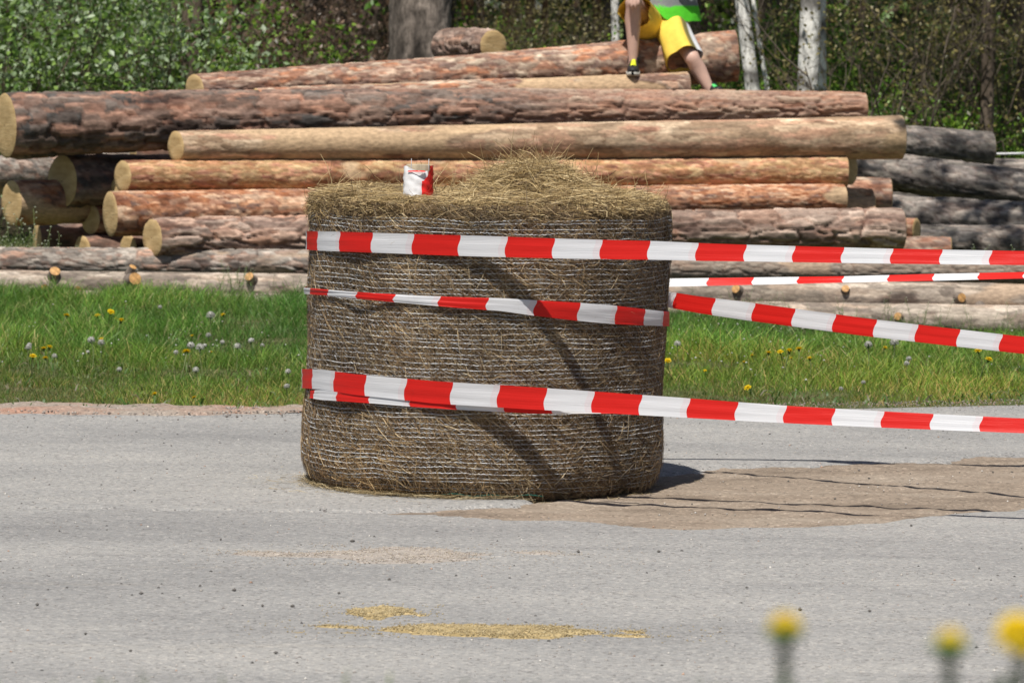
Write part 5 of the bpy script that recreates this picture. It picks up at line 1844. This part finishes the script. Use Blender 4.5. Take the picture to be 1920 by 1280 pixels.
def trunk_mesh(r0, H, kind, seed, lean=(0, 0)):
    nu, nv = (120, 40) if r0 > 0.12 else (70, 18)
    z = np.concatenate([np.linspace(-0.2, 3.2, int(nu * 0.75)), np.linspace(3.3, H, nu - int(nu * 0.75))])
    th = np.arange(nv) / nv * 2 * np.pi
    Z, TH = np.meshgrid(z, th, indexing='ij')
    rad = r0 * (1 - 0.75 * np.clip(Z / H, 0, 1)) * (1 + 0.35 * np.exp(-np.clip(Z + 0.2, 0, 9) / 0.25))
    cx, cy = np.cos(TH) * r0, np.sin(TH) * r0
    d1, d2, idh = voronoi_wrap(Z / 0.16 + fbm(cx * 8, cy * 8, Z * 3, seed, 2), TH / 6.2832 * max(6, int(r0 * 6.28 / 0.05)) + fbm(cx * 8 + 4, cy * 8, Z * 3, seed, 2), max(6, int(r0 * 6.28 / 0.05)), seed)
    gap = sstep(0, 0.3, d2 - d1)
    nz_ = fbm(cx * 6, cy * 6, Z * 1.4, seed + 2, 4)
    nf = fbm(cx * 30, cy * 30, Z * 9, seed + 3, 3)
    if kind == 'birch':
        C = np.full(Z.shape + (3,), 1.0) * np.array([0.72, 0.70, 0.66]) * (1 + 0.25 * nz_)[..., None]
        dark = sstep(0.12, 0.25, fbm(cx * 3, cy * 3, Z * 9, seed + 5, 3)) * 0.8
        C = C * (1 - dark[..., None]) + np.array([0.07, 0.06, 0.055]) * dark[..., None]
        rad = rad * (1 + 0.03 * nf)
    elif kind == 'grey':
        C = np.array([0.15, 0.125, 0.105]) * (1 + 1.3 * nz_ + 1.2 * nf)[..., None]
        pale = sstep(0.10, 0.30, fbm(cx * 4, cy * 4, Z * 1.0, seed + 6, 4))
        C = C * (1 - pale[..., None] * 0.8) + np.array([0.40, 0.35, 0.30]) * pale[..., None] * 0.8
        rad = rad * (1 + 0.09 * nz_) + 0.014 * gap * 0.7 + 0.03 * nf
    elif kind == 'pine':
        up = sstep(-0.5, 2.0, Z + 0.6 * nz_)
        C = (np.array([0.16, 0.11, 0.085]) * (1 - up[..., None]) + np.array([0.32, 0.17, 0.085]) * up[..., None]) * (0.75 + 0.5 * idh)[..., None]
        rad = rad + 0.01 * gap
    else:
        C = np.array([0.13, 0.10, 0.075]) * (0.7 + 0.5 * idh + 0.4 * nz_)[..., None]
        rad = rad + 0.008 * gap
    bx = lean[0] * Z + 0.06 * np.sin(Z * 0.9 + seed) * r0 * 4 + lean[1] * Z * Z
    by = 0.05 * np.sin(Z * 0.7 + seed * 2) * r0 * 4
    V = np.stack([rad * np.cos(TH) + bx, rad * np.sin(TH) + by, Z], -1)
    return make_mesh('trunk', V.reshape(-1, 3), grid_faces(len(z), nv, True), None, np.clip(C, 0.01, 0.9).reshape(-1, 3), True), bx


def tree(name, px, wpx, Y, kind, ckind, label, group=None, lean=(0, 0), H=14, seed=1, cscale=1.0, mesh=None, lift=0.0):
    x = (px - 960) * Y / FPX
    o = empty(name, (x, Y, float(terrain(x, Y))))
    o.rotation_euler.z = 0
    me = mesh or trunk_mesh(wpx / 2 * Y / FPX, H, kind, seed, lean)[0]
    obj('trunk', me, M['trunk_bark'], o)
    a, b = CR[ckind][seed % 2]
    cx = lean[0] * 7 + lean[1] * 49
    for nm, m_, mt in (('crown', a, M['leaf']), ('limbs', b, M['tinted'])):
        c = obj(nm, m_, mt, o, (cx, 0, lift))
        c.scale = (cscale, cscale, cscale if H == 14 else H / 14)
        c.rotation_euler.z = seed * 1.9
    tag(o, label, 'tree', group)
    return o


tree('thick_tree', 797, 122, 37.9, 'grey', 'leafy', 'thick grey barked tree rising right behind the topmost log', seed=3, lean=(0.012, 0), cscale=0.62, lift=4.5)
tree('brown_tree', 366, 44, 43.5, 'brown', 'leafy', 'brown trunked tree beside the pale leafy bushes', seed=4, cscale=0.62, lift=4.5)
tree('birch_tree', 1448, 30, 42.0, 'birch', 'leafy', 'white birch leaning over towards the person', seed=6, lean=(-0.15, 0.006), cscale=0.62, lift=4.5)
tree('birch_tree', 1496, 44, 41.2, 'birch', 'leafy', 'stoutest pale birch trunk, left of pair behind the peeled log', seed=7, lean=(0.045, 0), cscale=0.62, lift=4.5)
tree('birch_tree', 1537, 22, 41.8, 'birch', 'leafy', 'slim birch with black marks right against the stoutest pale birch', seed=8, lean=(0.004, 0), cscale=0.62, lift=4.5)
tree('birch_tree', 1162, 17, 50.0, 'birch', 'leafy', 'thin white birch beside the knee of the seated person', seed=9, lean=(-0.02, 0), cscale=0.62, lift=4.5)
tree('sapling', 1492, 10, 42.5, 'birch', 'leafy', 'thin pale sapling between the leaning birch and the stout birch', seed=10, lean=(-0.2, 0.010), H=9, cscale=0.6)
tree('brown_tree', 1852, 25, 41.5, 'brown', 'leafy', 'slender brown tree behind the blackened grey log', seed=11, lean=(-0.004, 0))
tree('brown_tree', 1463, 22, 49.0, 'brown', 'pine', 'dark trunk in the shade between the birches', seed=12)
tree('brown_tree', 1912, 15, 44.0, 'brown', 'leafy', 'thin brown trunk next to the white cord', seed=13)
tree('brown_tree', 1556, 12, 46.0, 'brown', 'leafy', 'very thin brown trunk just past the black marked birch', seed=14)
tree('leafy_tree', 2210, 44, 33.3, 'brown', 'leafy', 'leafy tree beside the old grey log pile whose branches overhang it', seed=16, cscale=1.2)
PT = [(872, 24, 58), (962, 30, 54), (992, 18, 61), (668, 15, 60), (585, 14, 63), (1020, 12, 66), (1115, 16, 63), (700, 20, 68), (905, 14, 70), (540, 16, 56), (470, 14, 58), (430, 18, 66)]
for k, (px, w, Y) in enumerate(PT):
    tree('pine_tree', px, w, Y, 'pine', 'pine', 'orange barked pine trunk standing deeper in the wood', 'orange pines deeper in the wood', seed=20 + k, lean=(random.Random(k).uniform(-0.02, 0.02), 0))
tm = [trunk_mesh(0.10, 14, 'brown', 80 + k, (0.01 * (k - 1), 0))[0] for k in range(3)]
rr = random.Random(9)
for k in range(46):
    Y = rr.uniform(44, 74)
    px = rr.uniform(-250, 2170)
    if Y < 50 and 300 < px < 1250: Y += 8
    o = tree('dim_tree', px, 20, Y, 'brown', 'pine' if k % 3 else 'leafy', 'slender dim trunk in the shade of the wood', 'dim trunks in the shaded wood', seed=40 + k, mesh=tm[k % 3])
    o.rotation_euler.z = rr.uniform(0, 6)

# the far wood that reads as one mass
r = np.random.default_rng(91)
n = 900
cen = np.stack([r.uniform(-34, 34, n), r.uniform(76, 120, n), r.uniform(0.2, 15, n) ** 1.0], -1)
rad = r.uniform(0.8, 2.2, (n, 1)) * np.array([[1.2, 1.0, 0.7]])
V, t, c = leaf_cloud(42000, cen, rad, 0.42, np.vstack([DG, DG, BG * 0.7, BR * 0.6]), 92)
mb = MB().add(V, None, t, c)
for k in range(120):
    x, y = r.uniform(-30, 30), r.uniform(76, 115)
    z = float(terrain(x, y))
    V, q, t = tube(np.array([[x, y, z - 0.2], [x + r.normal(0, 0.1), y, z + 6], [x + r.normal(0, 0.3), y, z + 14]]), [0.16, 0.12, 0.05], 7, caps=False)
    mb.add(V, q, None, np.array([0.16, 0.105, 0.07]) * r.uniform(0.6, 1.2))
cen2 = np.stack([r.uniform(-40, 40, 500), r.uniform(84, 125, 500), r.uniform(0.5, 5, 500)], -1)
V, t, c = leaf_cloud(26000, cen2, np.full((500, 3), 1.5), 0.5, np.vstack([DG, DG, BG * 0.5]), 95)
mb.add(V, None, t, c)
tag(obj('far_wood', mb.mesh('far_wood'), M['leaf']), 'far mass of the dark wood behind all the trees', 'wood', kind='stuff')
